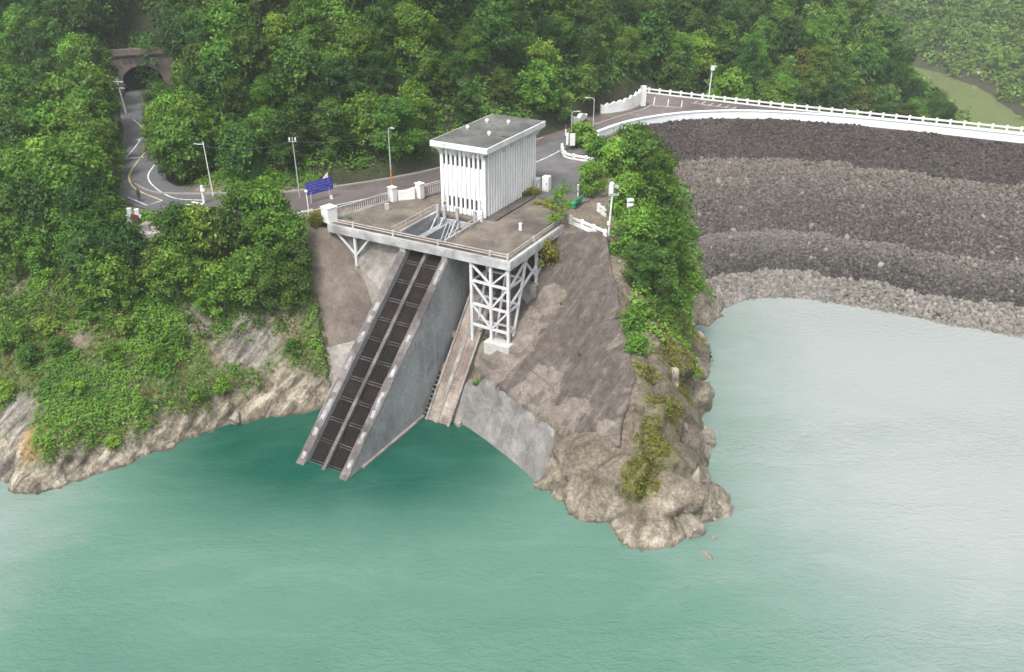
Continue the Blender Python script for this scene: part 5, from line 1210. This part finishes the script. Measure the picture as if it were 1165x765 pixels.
def tree(key, x, y, z, s, label, group=None, name='broadleaf_tree', cat='tree', rz=None, sxy=1.0):
    cm, tm, H, Rr = VAR[key]; o = thing(name, label, cat, (x, y, z), group); o.scale = (s*sxy, s*sxy, s); o.rotation_euler = (0, 0, random.uniform(0, 6.28) if rz is None else rz)
    a = bpy.data.objects.new('trunk', tm); c = bpy.data.objects.new('crown', cm)
    for q in (a, c): col.objects.link(q); q.parent = o
    return o
KH = lambda key: (VAR[key][2], VAR[key][3])
KIND_OF = {'mid': 'rounded mid green tree', 'dark': 'dark green dense crowned tree', 'bright': 'bright green leafy tree'}
# --- hand placed trees, each told apart
def tp_(key, px, py, zf, s, label, cat='tree', name='broadleaf_tree', group=None, sxy=1.0):
    x, y, _ = at(px, py, zf); return tree(key, x, y, zf-.15, s, label, group, name, cat, sxy=sxy)
tp_(('sapling', 0), 636, 262, 17.0, .92, 'thin airy sapling growing at the right rim of the platform beside the white building', name='sapling')
tp_(('shrub', 0), 621, 305, 14.0, 1.25, 'light green bush clinging to the slope behind the steel tower', 'shrub', 'shrub')
tp_(('bushb', 0), 664, 167, 17.4, 1.35, 'bright round shrub behind the white notice panels', 'shrub', 'shrub')
tp_(('bushb', 1), 678, 178, 17.4, 1.0, 'smaller bright shrub filling the bed right of the round one', 'shrub', 'shrub')
tp_(('bush', 1), 690, 186, 17.4, 1.2, 'mid green shrub at the far end of the curved barrier', 'shrub', 'shrub')
RID = [(('bright', 0), 672, 222, 17.3, .62, 'low bright tree beside the green bench, leftmost of the ridge trees'), (('bright', 1), 700, 205, 17.0, .82, 'bright tree at the head of the ridge just below the curved barrier'),
       (('mid', 0), 722, 205, 17.0, .95, 'domed tree at the top of the ridge against the dark stones'), (('mid', 1), 745, 222, 15.5, .85, 'right-hand domed tree of the ridge overhanging the dam stones'),
       (('bright', 0), 712, 250, 17.0, .80, 'bright leafy tree right behind the camera mast'), (('mid', 2), 742, 258, 15.0, .86, 'dense tree in the middle of the ridge below the domed ones'),
       (('bright', 1), 724, 292, 15.3, .82, 'bright tree on the ridge above the upper edge of the dark slope'), (('mid', 0), 752, 300, 13.4, .84, 'spreading tree low on the ridge next to the grey berm'),
       (('dark', 1), 726, 325, 13.8, .58, 'dark compact tree on the slope edge below the bright ridge tree'), (('bright', 0), 772, 318, 9.8, .62, 'small bright tree at the lowest right end of the ridge'),
       (('dark', 0), 748, 332, 12.2, .62, 'dark tree at the lower end of the ridge above the rocks')]
for key, px, py, zf, s, lb in RID: tp_(key, px, py, zf, s, lb)
for key, px, py, zf, s, lb in ((('bushb', 1), 724, 378, 11.3, 1.1, 'bright bush at the right edge of the dark slope, upper one'), (('bushb', 0), 722, 400, 10.4, .75, 'bright bush at the right edge of the dark slope, lower one'),
                              (('bush', 0), 770, 352, 10.6, .85, 'green bush hanging over the rocks under the lowest ridge tree'), (('bush', 1), 745, 362, 11.6, .8, 'green bush between the lower ridge trees and the bare branches'), (('bushb', 0), 783, 330, 8.5, 1.0, 'pale green bush at the edge of the dam stones')):
    tp_(key, px, py, zf, s, lb, 'shrub', 'shrub')
SHRUBS = [('bushb', 60, 398, 7.5, .62), ('bushb', 132, 428, 5.5, .5), ('bush', 42, 438, 5, .66), ('bushb', 182, 416, 6, .5), ('bushb', 222, 436, 5, .45), ('bushb', 92, 470, 3.6, .5), ('bushb', 162, 468, 3.4, .42), ('bushb', 18, 410, 6.5, .7), ('bushb', 250, 424, 5.4, .45),
          ('bush', 108, 384, 8, .62), ('bushb', 128, 500, 2.6, .4), ('bushb', 30, 400, 7.5, .6), ('bush', 200, 392, 7.4, .5), ('bushb', 150, 395, 7.2, .52), ('bush', 75, 430, 5.4, .55), ('bush', 330, 372, 8.5, .45), ('bushb', 5, 455, 5, .6)]
for i_, (kd, px, py, zf, s_) in enumerate(SHRUBS):
    x, y, _ = at(px, py, zf); tree((kd, i_ % 2), x, y, ground_z(x, y)-.1, s_*1.15, ('mid green' if kd == 'bush' else 'fresh bright green')+' low shrub on the grassy left bank', 'low shrubs of the left bank, '+kd, 'shrub', 'shrub', sxy=random.uniform(.9, 1.3))
for kd, px, py, zf, s_ in (('bright', 888, 112, 12, 1.0), ('yellow', 905, 112, 10, 1.05), ('bright', 924, 114, 8, .95)):
    x, y, _ = at(px, py-6, zf); tree((kd, 0), x, y, ground_z(x, y)-.3, s_*1.05, 'pale yellow green tree showing just above the crest guard rail', 'pale trees above the crest guard rail', 'forest_tree')
# yellow tuft by the pier, yellow weeds behind the building
def tuft_verts(cx, cy, cz, n, h, rad, r, wdt=.05, lean=.6, droop=.35):
    a = r.uniform(0, 6.28, n); q = np.sqrt(r.uniform(0, 1, n))*rad; bx = cx+q*np.cos(a)*.4; by = cy+q*np.sin(a)*.4; a2 = a+r.normal(0, .5, n); hh = h*r.uniform(.55, 1.1, n); l = hh*lean*r.uniform(.3, 1.2, n)
    dx, dy = np.cos(a2), np.sin(a2); w = wdt*r.uniform(.7, 1.3, n); b0 = np.stack([bx, by, np.full(n, cz)], 1); m_ = np.stack([bx+dx*l*.45, by+dy*l*.45, cz+hh*.75], 1); t_ = np.stack([bx+dx*l, by+dy*l, cz+hh*(1-droop*r.uniform(0, 1, n))], 1)
    s = np.stack([-dy*w, dx*w, np.zeros(n)], 1); return np.concatenate([np.stack([b0-s, b0+s, m_+s, m_-s], 1), np.stack([m_-s, m_+s, t_+s*.25, t_-s*.25], 1)])
def tuft(name, label, cat, spots, m):
    r = np.random.RandomState(len(label)); Q = np.concatenate([tuft_verts(*s, r=r) for s in spots]); org = np.array((Q[..., 0].mean(), Q[..., 1].mean(), Q[..., 2].min()))
    me = fast_mesh(name, (Q-org).reshape(-1, 3), np.arange(len(Q)*4).reshape(-1, 4), [m], dict(tone=np.repeat(np.clip(r.normal(.55, .2, len(Q)), 0, 1), 4)))
    return link(name, me, tuple(org), None, label, cat)
x, y, z = at(363, 254, 17.0); tuft('grass_tuft', 'shaggy yellow green grass tuft beside the single white gate pier', 'grass tuft', [(x+dx, y+dy, 17.0, 110, 1.5, 1.1) for dx, dy in ((-.4, 0), (.4, -.2), (.1, -.6), (-.2, -1.0), (.5, .4))], M['leaf_yellow'])
x, y, z = at(598, 222, 17.45); tuft('weed_patch', 'yellow green weeds at the rear foot of the white building', 'weeds', [(x+dx, y+dy, 17.45, 70, .9, 1.0) for dx, dy in ((-.4, -.6), (.2, 0), (.6, .8), (.9, -.2), (1.4, .2))], M['leaf_yellow'])
x, y, z = at(622, 236, 17.45); tuft('weed_patch', 'low yellowish weeds along the pavement edge under the sapling', 'weeds', [(x+dx, y+dy, 17.45, 60, .6, 1.0) for dx, dy in ((-1, .9), (0, 0), (.8, -1.1), (1.5, -2.0), (.2, 1.3))], M['leaf_yellow'])

# bank below the road and the near spur: placed by eye
BANK = [('mid', 208, 292, 14.6, .86), ('bright', 232, 286, 15, .9), ('olive', 256, 284, 15, .8), ('mid', 282, 276, 15.3, .86), ('bright', 306, 274, 15.4, .92), ('mid', 322, 284, 15.2, .84), ('olive', 334, 300, 14, .70),
        ('dark', 150, 318, 13, .8), ('olive', 178, 322, 12.6, .7), ('mid', 202, 335, 11.4, .8), ('bright', 228, 336, 11.2, .72), ('bright', 254, 340, 10.8, .78), ('mid', 286, 332, 11.4, .84), ('mid', 312, 330, 11.6, .8), ('olive', 330, 326, 12, .66),
        ('mid', 128, 352, 10.4, .72), ('bright', 150, 352, 10.2, .6), ('dark', 108, 342, 11, .78), ('bright', 238, 352, 9.8, .55)]
rb = np.random.RandomState(8)
for kd, px, py, zf, s_ in BANK:
    key = (kd, rb.randint(2 if kd in ('bright', 'olive') else 3)); x, y, _ = at(px, py, zf)
    tree(key, x, y, ground_z(x, y)-.2, s_*1.04, {'mid': 'rounded mid green tree', 'dark': 'dark green dense crowned tree', 'bright': 'bright green leafy tree', 'olive': 'dull olive green tree'}[kd]+' on the bank below the road, above the left shore rocks',
         'trees of the bank below the road, '+kd, 'forest_tree')
NEAR = [('mid', 124, 282, 15.4, .85), ('bright', 112, 240, 17.0, .9), ('dark', 108, 280, 15.6, 1.0), ('mid', 96, 250, 16.5, 1.15), ('bright', 104, 225, 17.3, 1.1), ('mid', 70, 270, 15, 1.15), ('bright', 78, 300, 13, .95), ('dark', 52, 300, 13, 1.05), ('mid', 40, 262, 14.5, 1.2),
        ('bright', 20, 290, 12, 1.05), ('mid', 4, 262, 13, 1.15), ('bright', 60, 238, 16, 1.15), ('dark', 30, 228, 15, 1.1), ('mid', 112, 205, 17.6, 1.0), ('bright', 92, 195, 17.5, 1.1), ('mid', 66, 200, 16.5, 1.15), ('mid', 108, 308, 13.4, .9), ('mid', 120, 182, 18, .8), ('bright', 98, 168, 18.3, 1.0), ('mid', 30, 330, 10, .85), ('bright', 56, 325, 11, .8)]
for kd, px, py, zf, s_ in NEAR:
    key = (kd, rb.randint(2 if kd in ('bright', 'olive') else 3)); x, y, _ = at(px, py, zf)
    tree(key, x, y, ground_z(x, y)-.3, s_, {'mid': 'rounded mid green tree', 'dark': 'dark green dense crowned tree', 'bright': 'bright green leafy tree'}[kd]+' on the wooded spur left of the bending road',
         'trees of the spur left of the road, '+KIND_OF[kd], 'forest_tree')
VERGE = [('mid', 96, 116, 19, 1.0), ('mid', 190, 176, 18, .95), ('bright', 187, 150, 19, .9), ('mid', 186, 128, 20, .95), ('dark', 200, 198, 18.2, .8), ('mid', 214, 186, 20, 1.0), ('bright', 205, 160, 21, 1.0)]
for kd, px, py, zf, s_ in VERGE:
    key = (kd, rb.randint(2 if kd in ('bright', 'olive') else 3)); x, y, _ = at(px, py, zf)
    tree(key, x, y, ground_z(x, y)-.3, s_, {'mid': 'rounded mid green tree', 'dark': 'dark green dense crowned tree', 'bright': 'bright green leafy tree'}[kd]+' leaning over the road below the tunnel mouth', 'trees beside the road below the tunnel, '+KIND_OF[kd], 'forest_tree')
for px, py, zf, n_, h_, lb in ((603, 342, 10.6, 50, .6, 'tuft of grass rooted behind the right leg of the steel tower'), (552, 396, 6.3, 40, .5, 'tuft of grass between the slipway and the tower footing'), (541, 440, 3.2, 50, .5, 'tuft of grass at the top corner of the grey lower facing'),
                             (660, 410, 8.4, 30, .4, 'small weed tuft growing in the middle of the dark slope'), (640, 345, 12.0, 26, .4, 'small weed tuft high on the dark slope')):
    x, y, _ = at(px, py, zf); z = ground_z(x, y)+.25; tuft('grass_tuft', lb, 'grass tuft', [(x, y, z, n_, h_, .6), (x+.4, y+.3, z+.2, n_//2, h_*.8, .5)], M['grass'])
for px, i_, s_, lb in ((885, 118, .22, 'sparse weeds growing high on the dark band of the dam'), (1125, 176, .2, 'sparse weeds on the dark band at the right end of the dam')):
    P_f = [face_pt(i_+k, s_+.03*(k % 3)) for k in (-3, -1, 0, 2, 4)]; tuft('weed_patch', lb, 'weeds', [(p[0], p[1], p[2]+.1, 34, .5, 1.0) for p in P_f], M['leaf_olive'])
# --- forest
def clear_of_roads(x, y, m=1.2):
    if abs((x+66.6)*.947+(y-166.5)*.32) < 5.2 and -16 < (x+66.6)*-.32+(y-166.5)*.947 < .5: return False
    if line_d(np.array([x]), np.array([y]), [tuple(p) for p in ROADC[::3] if p[1] < 165])[0] < 4.6+m: return False
    if poly_sd(np.array([x]), np.array([y]), PAD)[0] > -m or poly_sd(np.array([x]), np.array([y]), CREST_POLY)[0] > -m-1.0: return False
    u, v = uv_of(x, y)
    return not (-28 < u < 5 and -25 < v < 30)
def poisson(poly, d, seed, tries=9000):
    r = np.random.RandomState(seed); P = np.array([p[:2] for p in poly]); lo, hi = P.min(0), P.max(0); out = []; c = r.uniform(lo, hi, (tries, 2)); c = c[in_poly(c[:, 0], c[:, 1], [tuple(p) for p in P])]; g = {}
    for x, y in c:
        k = (int(x//d), int(y//d))
        if any((x-q[0])**2+(y-q[1])**2 < d*d for i in (-1, 0, 1) for j in (-1, 0, 1) for q in g.get((k[0]+i, k[1]+j), ())): continue
        g.setdefault(k, []).append((x, y)); out.append((x, y))
    return out
KINDS = {'mid': 'rounded mid green tree', 'dark': 'dark green dense crowned tree', 'bright': 'bright green leafy tree', 'olive': 'dull olive green tree', 'tall': 'tall slender vine hung tree', 'yellow': 'yellow green tree'}
ZONES = [
 ('hill', [(-42, 111.5), (-30, 110.6), (-20, 114.5), (-12, 119.5), (-4, 126.5), (3, 135), (9, 143), (15.5, 152), (20, 160), (24, 169), (24, 190), (10, 205), (-20, 205), (-50, 200), (-64, 185), (-60, 165), (-53, 150), (-47.5, 135), (-44, 122)], 3.9,
  'on the steep hill behind the white building', 'trees of the steep hill behind the road', ['mid']*5+['dark']*6+['olive']*3+['bright']*2+['tall']*3),
 ('spur', [(-50.5, 100), (-53, 108), (-56, 116), (-59.5, 126), (-64, 142), (-71, 158), (-84, 168), (-105, 160), (-105, 125), (-84, 100), (-72, 96), (-60, 95)], 4.3,
  'on the wooded spur left of the bending road', 'trees of the spur left of the road', ['mid']*5+['bright']*4+['dark']*2),
 ('portal', [(-80, 160), (-75, 160), (-73.5, 167.5), (-60, 169), (-58, 200), (-80, 215), (-125, 215), (-150, 190), (-120, 168), (-95, 172), (-84, 168)], 4.4,
  'on the shaded hillside around the tunnel', 'trees around the tunnel', ['dark']*6+['mid']*3+['olive']),
 ('downstream', [(24, 169), (33, 166), (44, 163), (60, 162), (80, 166), (100, 205), (124, 232), (128, 262), (100, 285), (70, 268), (45, 240), (26, 215), (22, 190)], 4.9,
  'on the hazy hillside beyond the dam crest', 'trees beyond the dam crest', ['mid']*5+['dark']*3+['olive']+['bright']*2),
]
cand = []
for zi, (nm, poly, d, where, grp, kinds) in enumerate(ZONES):
    r = np.random.RandomState(40+zi)
    for x, y in poisson(poly, d, 100+zi):
        if not clear_of_roads(x, y, .9): continue
        if nm == 'spur' and x > -66 and y < 124: continue
        if nm == 'downstream' and x > 52 and y < 190 and r.rand() < .0: continue
        z = ground_z(x, y); kd = kinds[r.randint(len(kinds))]; key = (kd, r.randint(2 if kd in ('bright', 'olive', 'tall') else 1 if kd == 'yellow' else 3))
        s = r.uniform(.68, 1.18)*(.74 if nm == 'slope' else .92 if nm == 'hill' else 1.08 if nm == 'spur' else 1.0)
        H, Rr = KH(key); zc = proj((x, y, z+H*s))[2]; px, py, _ = proj((x, y, z+H*s*.7))
        vis = (-40 < px < 1205) and (py < 800) and (proj((x, y, z))[1] > -10) and any(seen((x, y, z+H*s*k)) for k in (.6, .85, 1.0))
        cand.append([vis, H*s/zc if vis else 0, nm, x, y, z, key, s, where, grp])
cand.sort(key=lambda c: -c[1])
vis_n = sum(1 for c in cand if c[0])
print('tree candidates', len(cand), 'visible', vis_n)
# a clearing before the tunnel mouth and the signs so they can be seen
def blocks_view(x, y, z, h, rad):
    for (qx, qy, qz) in [T(0, .2, 4.4), T(0, -1.5, 5.4), T(0, 2.5, 6.0)]+[tuple(at(px, py, 17.5)) for px, py in ((165, 122), (166, 138), (162, 150), (155, 166), (166, 168), (150, 180), (149, 198), (160, 195), (152, 214), (165, 225), (180, 233), (205, 238), (230, 238), (160, 240))]+[atY(133, 91, 152), atY(136, 98, 152), atY(139, 107, 152), atY(142, 116, 152)]+[(-38, 107.5, 20), (-38.2, 107.5, 22.5)]:
        d = np.array((qx, qy, qz))-CAM
        for t in np.linspace(.55, .97, 40):
            p = CAM+d*t
            if math.hypot(p[0]-x, p[1]-y) < rad and z-.5 < p[2] < z+h: return True
    return False
far_rest = []; n_ind = 0
for c in cand:
    vis, szp, nm, x, y, z, key, s, where, grp = c; H, Rr = KH(key)
    if nm in ('spur', 'slope', 'hill') and blocks_view(x, y, z, H*s*.97, Rr*s*.92): continue
    if vis and n_ind < 235:
        tree(key, x, y, z-.3, s, KINDS[key[0]]+' '+where, grp+', '+KINDS[key[0]], 'forest_tree'); n_ind += 1
    else: far_rest.append((x, y, z, key[0], s))
print('individual trees', n_ind, 'rest', len(far_rest))
# the far-off woods, one mass
lowv = [crown_data(200+i, H=8, Rr=3.6, lobes=7, cl=7, n=6, size=1.25, spread=.55, base=.1) for i in range(6)]
midv = [crown_data(240+i, H=8, Rr=3.3, lobes=9, cl=9, n=14, size=.72, spread=.45, base=.16) for i in range(5)]
FZ = [([(128, 240), (150, 200), (95, 150), (60, 165), (80, 178), (102, 205)], 6.5), ([(190, 215), (188, 300), (193, 330), (202, 372), (198, 408), (186, 445), (200, 520), (300, 640), (420, 640), (420, 300), (300, 220)], 6.4),
      ([(60, 255), (100, 285), (128, 268), (138, 320), (154, 345), (162, 370), (160, 405), (148, 445), (100, 520), (40, 420), (20, 300)], 7), ([(140, 490), (200, 520), (280, 640), (160, 760), (60, 700), (80, 560)], 9),
      ([(-60, 205), (10, 210), (50, 260), (20, 330), (-120, 330), (-200, 260), (-160, 200), (-125, 216)], 8), ([(-170, 190), (-105, 158), (-106, 125), (-150, 118), (-240, 150)], 7)]
VV_, TN_ = [], []; r = np.random.RandomState(77)
pts = [(x, y, z, s) for x, y, z, k, s in far_rest]
for zi, (poly, d) in enumerate(FZ):
    for x, y in poisson(poly, d, 300+zi, 14000):
        if clear_of_roads(x, y, 2): pts.append((x, y, ground_z(x, y), r.uniform(.7, 1.25)))
for x, y, z, s in pts:
    if z < -26.2: continue
    if y > 460: s *= 1.35
    Vq, tn, _ = (midv[r.randint(5)] if y < 235 and abs(x) < 140 else lowv[r.randint(6)]); a = r.uniform(0, 6.28); ca, sa = math.cos(a), math.sin(a)
    q = Vq*s; q = np.stack([q[..., 0]*ca-q[..., 1]*sa+x, q[..., 0]*sa+q[..., 1]*ca+y, q[..., 2]+z-.6], -1); VV_.append(q)
    g = .25*vnoise(np.array([x*.03]), np.array([y*.03]), np.array([0.]), 3)[0]; TN_.append(np.clip(tn+g+r.uniform(-.28, .28), 0, 1))
Q = np.concatenate(VV_); print('far trees', len(pts), 'faces', len(Q))
me = fast_mesh('far_forest', Q.reshape(-1, 3), np.arange(len(Q)*4).reshape(-1, 4), [M['far_leaf']], dict(tone=np.repeat(np.concatenate(TN_), 4)))
link('far_forest', me, kind='stuff', label='hazy far off woods covering the valley sides beyond the dam')

# --- ground cover
def scatter(name, label, m, mask, dens, hgt_, leafy=True, seed=1, sc_=1.0):
    """leafy tufts over the ground where the mask is set"""
    r = np.random.RandomState(seed); P = np.stack([PX, PY, PZ], -1); c = (P[:-1, :-1]+P[1:, 1:])/2
    e1 = P[1:, :-1]-P[:-1, :-1]; e2 = P[:-1, 1:]-P[:-1, :-1]; cr = np.cross(e2, e1); ar = np.linalg.norm(cr, axis=-1); nrm = cr/ar[..., None]
    w = mask[:-1, :-1]*ar*dens; k = r.poisson(np.clip(w, 0, 40)); yy, xx = np.nonzero(k); rep = k[yy, xx]; yy = np.repeat(yy, rep); xx = np.repeat(xx, rep); n = len(yy)
    a, b_ = r.uniform(0, 1, (2, n, 1)); p = P[yy, xx]+e1[yy, xx]*a+e2[yy, xx]*b_; nn = nrm[yy, xx]; tn = np.clip(.5+.55*fbm(p[:, 0]*.25, p[:, 1]*.25, 0, 3, seed)+r.normal(0, .15, n), 0, 1)
    nl_ = 9; h = hgt_*r.uniform(.45, 1.3, n)*(1+1.1*vnoise(p[:, 0]*.35, p[:, 1]*.35, 0, seed+4)); h = np.maximum(h, .12)
    cc = p+(nn*.4+np.array((0, 0, .6)))*h[:, None]*.55; Vq = leaves(cc, nn, nl_, .20*sc_, .31*sc_, r, .5)
    tone = np.clip(np.repeat(tn, nl_)+r.normal(0, .12, n*nl_), 0, 1)
    me = fast_mesh(name, Vq.reshape(-1, 3), np.arange(len(Vq)*4).reshape(-1, 4), [m], dict(tone=np.repeat(tone, 4))); print(name, n)
    return link(name, me, kind='stuff', label=label)
near_m = (PX > -72) & (PX < 32) & (PY > 60) & (PY < 112)
dry = np.clip(sstep(-.02, .32, gn+gn2*.6)+sstep(6, 2.5, PZ)*.5+.75*sstep(-34, -22, PX)*sstep(96, 88, PY), 0, 1)
scatter('grass', 'lush green grass and creepers covering the left bank', M['grass'], np.where(near_m, grass*(1-dry*.85), 0), 10.5, .6, seed=5)
scatter('dry_grass', 'dry brownish grass scattered over the left bank', M['grass_dry'], np.where(near_m, grass*dry*.55, 0), 5, .4, seed=6, sc_=.8)
scatter('grass', 'yellow green grass growing on the rocky point', M['leaf_yellow'], np.where(near_m & (PX > 4), np.clip(moss-.15, 0, 1), 0), 9, .42, seed=7, sc_=.85)
rid = np.zeros_like(X)
for bb in ((700, 250, 16.5, 6), (740, 240, 15.5, 7), (735, 300, 14, 7), (765, 300, 11.5, 6), (760, 350, 11, 5), (780, 320, 9, 4), (725, 390, 10.6, 2.4), (740, 370, 11, 3)): rid = np.maximum(rid, blob(*bb))
scatter('undergrowth', 'leafy undergrowth beneath the trees of the ridge beside the dam', M['leaf_bright'], np.where((PX > 7) & (Wslab < .05) & (Wflat < .3), rid*np.clip(.7+gn2, 0, 1), 0), 7, .8, seed=8, sc_=1.15)
und = np.where((Y > 109) & (Y < 152) & (X > -64) & (X < 26) & (Wflat < .08), np.clip(.85+gn2*1.4, 0, 1), 0)
bore = (np.abs((X+66.6)*.947+(Y-166.5)*.32) < 5.5) & (((X+66.6)*-.32+(Y-166.5)*.947) < 5) & (((X+66.6)*-.32+(Y-166.5)*.947) > -14)
und2 = np.where(~(bore & (PZ < 24.3)) & (Y >= 146) & (Y < 262) & (X > -135) & (X < 128) & ((Wflat < .05) | (PZ > 24.3)) & (PZ > 4-np.clip(X-40, 0, 80)*.4) & (poly_sd(X, Y, CREST_POLY) < -1.5), np.clip(.9+gn2, 0, 1), 0)
scatter('undergrowth', 'dense understory filling the hillside between the trees', M['leaf_dark'], und2, .95, 1.6, seed=12, sc_=2.6)
scatter('undergrowth', 'bushy green cover on the valley floor beyond the river', M['far_leaf'], np.where((X > 150) & (X < 300) & (Y > 210) & (Y < 520) & (PZ > -26.6), 1.0, 0), .25, 2.4, seed=13, sc_=5.5)
scatter('undergrowth', 'low shrubs and creepers along the foot of the wooded hill', M['leaf_mid'], und, 2.6, 1.0, seed=9, sc_=1.7)
und = np.where((((Y > 86) & (Y < 112) & (X < -24.5)) | (X < -56)) & (X > -75) & (Y < 150) & (PZ > 7) & (Wflat < .1), np.clip(.6+gn2*1.4, 0, 1), 0)
scatter('undergrowth', 'leafy undergrowth between the trees left of the intake', M['leaf_mid'], und, 3.0, .8, seed=10, sc_=1.25)
# bare branches on the slopes
def bare(px, py, z, h, label, sd):
    r = np.random.RandomState(sd); x, y, _ = at(px, py, z); b = MB(); o = thing('dead_bush', label, 'dead bush', (x, y, z))
    for k in range(9):
        a = r.uniform(0, 6.28); p = np.array((x, y, z-.3)); d = np.array((math.cos(a)*.55, math.sin(a)*.55, 1.0))*h*.4
        for s in range(3): q = p+d*r.uniform(.7, 1.2)+r.normal(0, .12*h, 3); b.tube(tuple(p), tuple(q), .055*(1-s*.28), .04*(1-s*.28), 4); p = q; d = d*.75+r.normal(0, .1*h, 3)
    b.build('branch', M['bark'], o)
bare(742, 372, 11.2, 2.2, 'bare grey branched bush at the right edge of the dark slope', 1)
bare(80, 335, 10.0, 2.4, 'bare pale branches among the trees above the left grass slope', 2)
bare(160, 330, 10.5, 2.2, 'bare twiggy bush under the trees below the road bend', 3)
bare(90, 352, 9.0, 1.8, 'small bare bush at the lower edge of the left trees', 4)
# far-off roof and terraces
x, y, z = atY(1119, 84, 392); t = thing('far_house', 'tiny white roofed house among the trees across the river', 'house', (x, y, z-4)); MB().box((x, y, z-2.5), (5, 4, 5)).build('wall', M['wall_recess'], t)
MB().add([(x-3, y-2.4, z), (x+3, y-2.4, z), (x+3, y+2.4, z), (x-3, y+2.4, z), (x-3, y, z+1.2), (x+3, y, z+1.2)], [(0, 1, 5, 4), (2, 3, 4, 5), (0, 4, 3), (1, 2, 5), (0, 3, 2, 1)]).build('roof', M['white_paint'], t)

# ------------------------------------------------------------------ air, light, camera
hb = MB(); hb.box((0, 0, 95), (1790, 1790, 330))
hm = bpy.data.materials.new('haze'); hm.use_nodes = True; nt = hm.node_tree; nt.nodes.clear(); o = nt.nodes.new('ShaderNodeOutputMaterial'); pv = nt.nodes.new('ShaderNodeVolumePrincipled')
pv.inputs['Color'].default_value = (.93, .97, 1.0, 1); pv.inputs['Density'].default_value = .00036; pv.inputs['Anisotropy'].default_value = .35; nt.links.new(pv.outputs[0], o.inputs['Volume'])
hb.build('haze', hm, None, 'thin pale haze in the air of the valley', None, None, 'stuff')
w = bpy.data.worlds.new('World'); sc.world = w; w.use_nodes = True; nt = w.node_tree; bg = nt.nodes['Background']
sky = nt.nodes.new('ShaderNodeTexSky'); sky.sky_type = 'NISHITA'; sky.sun_disc = False; SE, SA = R(58), R(205)
sky.sun_elevation = SE; sky.sun_rotation = SA; sky.air_density = 1.0; sky.dust_density = 5.0; sky.ozone_density = 1.0
hs = nt.nodes.new('ShaderNodeHueSaturation'); hs.inputs['Saturation'].default_value = .30; nt.links.new(sky.outputs[0], hs.inputs['Color']); nt.links.new(hs.outputs[0], bg.inputs['Color']); bg.inputs['Strength'].default_value = .13
sl = bpy.data.lights.new('sun', 'SUN'); sl.energy = 1.5; sl.angle = R(11); sl.color = (1, .97, .92); so = bpy.data.objects.new('sun', sl); col.objects.link(so); so.location = (0, 0, 150)
sd = Vector((math.sin(SA)*math.cos(SE), math.cos(SA)*math.cos(SE), math.sin(SE))); so.rotation_euler = sd.to_track_quat('Z', 'Y').to_euler()
cd = bpy.data.cameras.new('camera'); cd.sensor_width = 36; cd.lens = F/1165*36; cd.clip_end = 4000; cd.clip_start = .5
co_ = bpy.data.objects.new('camera', cd); col.objects.link(co_); co_.location = (0, 0, CZ); co_.rotation_euler = (R(90)-PITCH, 0, 0); sc.camera = co_
sc.view_settings.view_transform = 'Standard'; sc.view_settings.look = 'None'; sc.view_settings.gamma = 1; sc.view_settings.use_curve_mapping = False; sc.view_settings.exposure = 1.12
sc.cycles.max_bounces = 8; sc.cycles.transparent_max_bounces = 8; sc.cycles.volume_bounces = 1; sc.cycles.volume_step_rate = 10
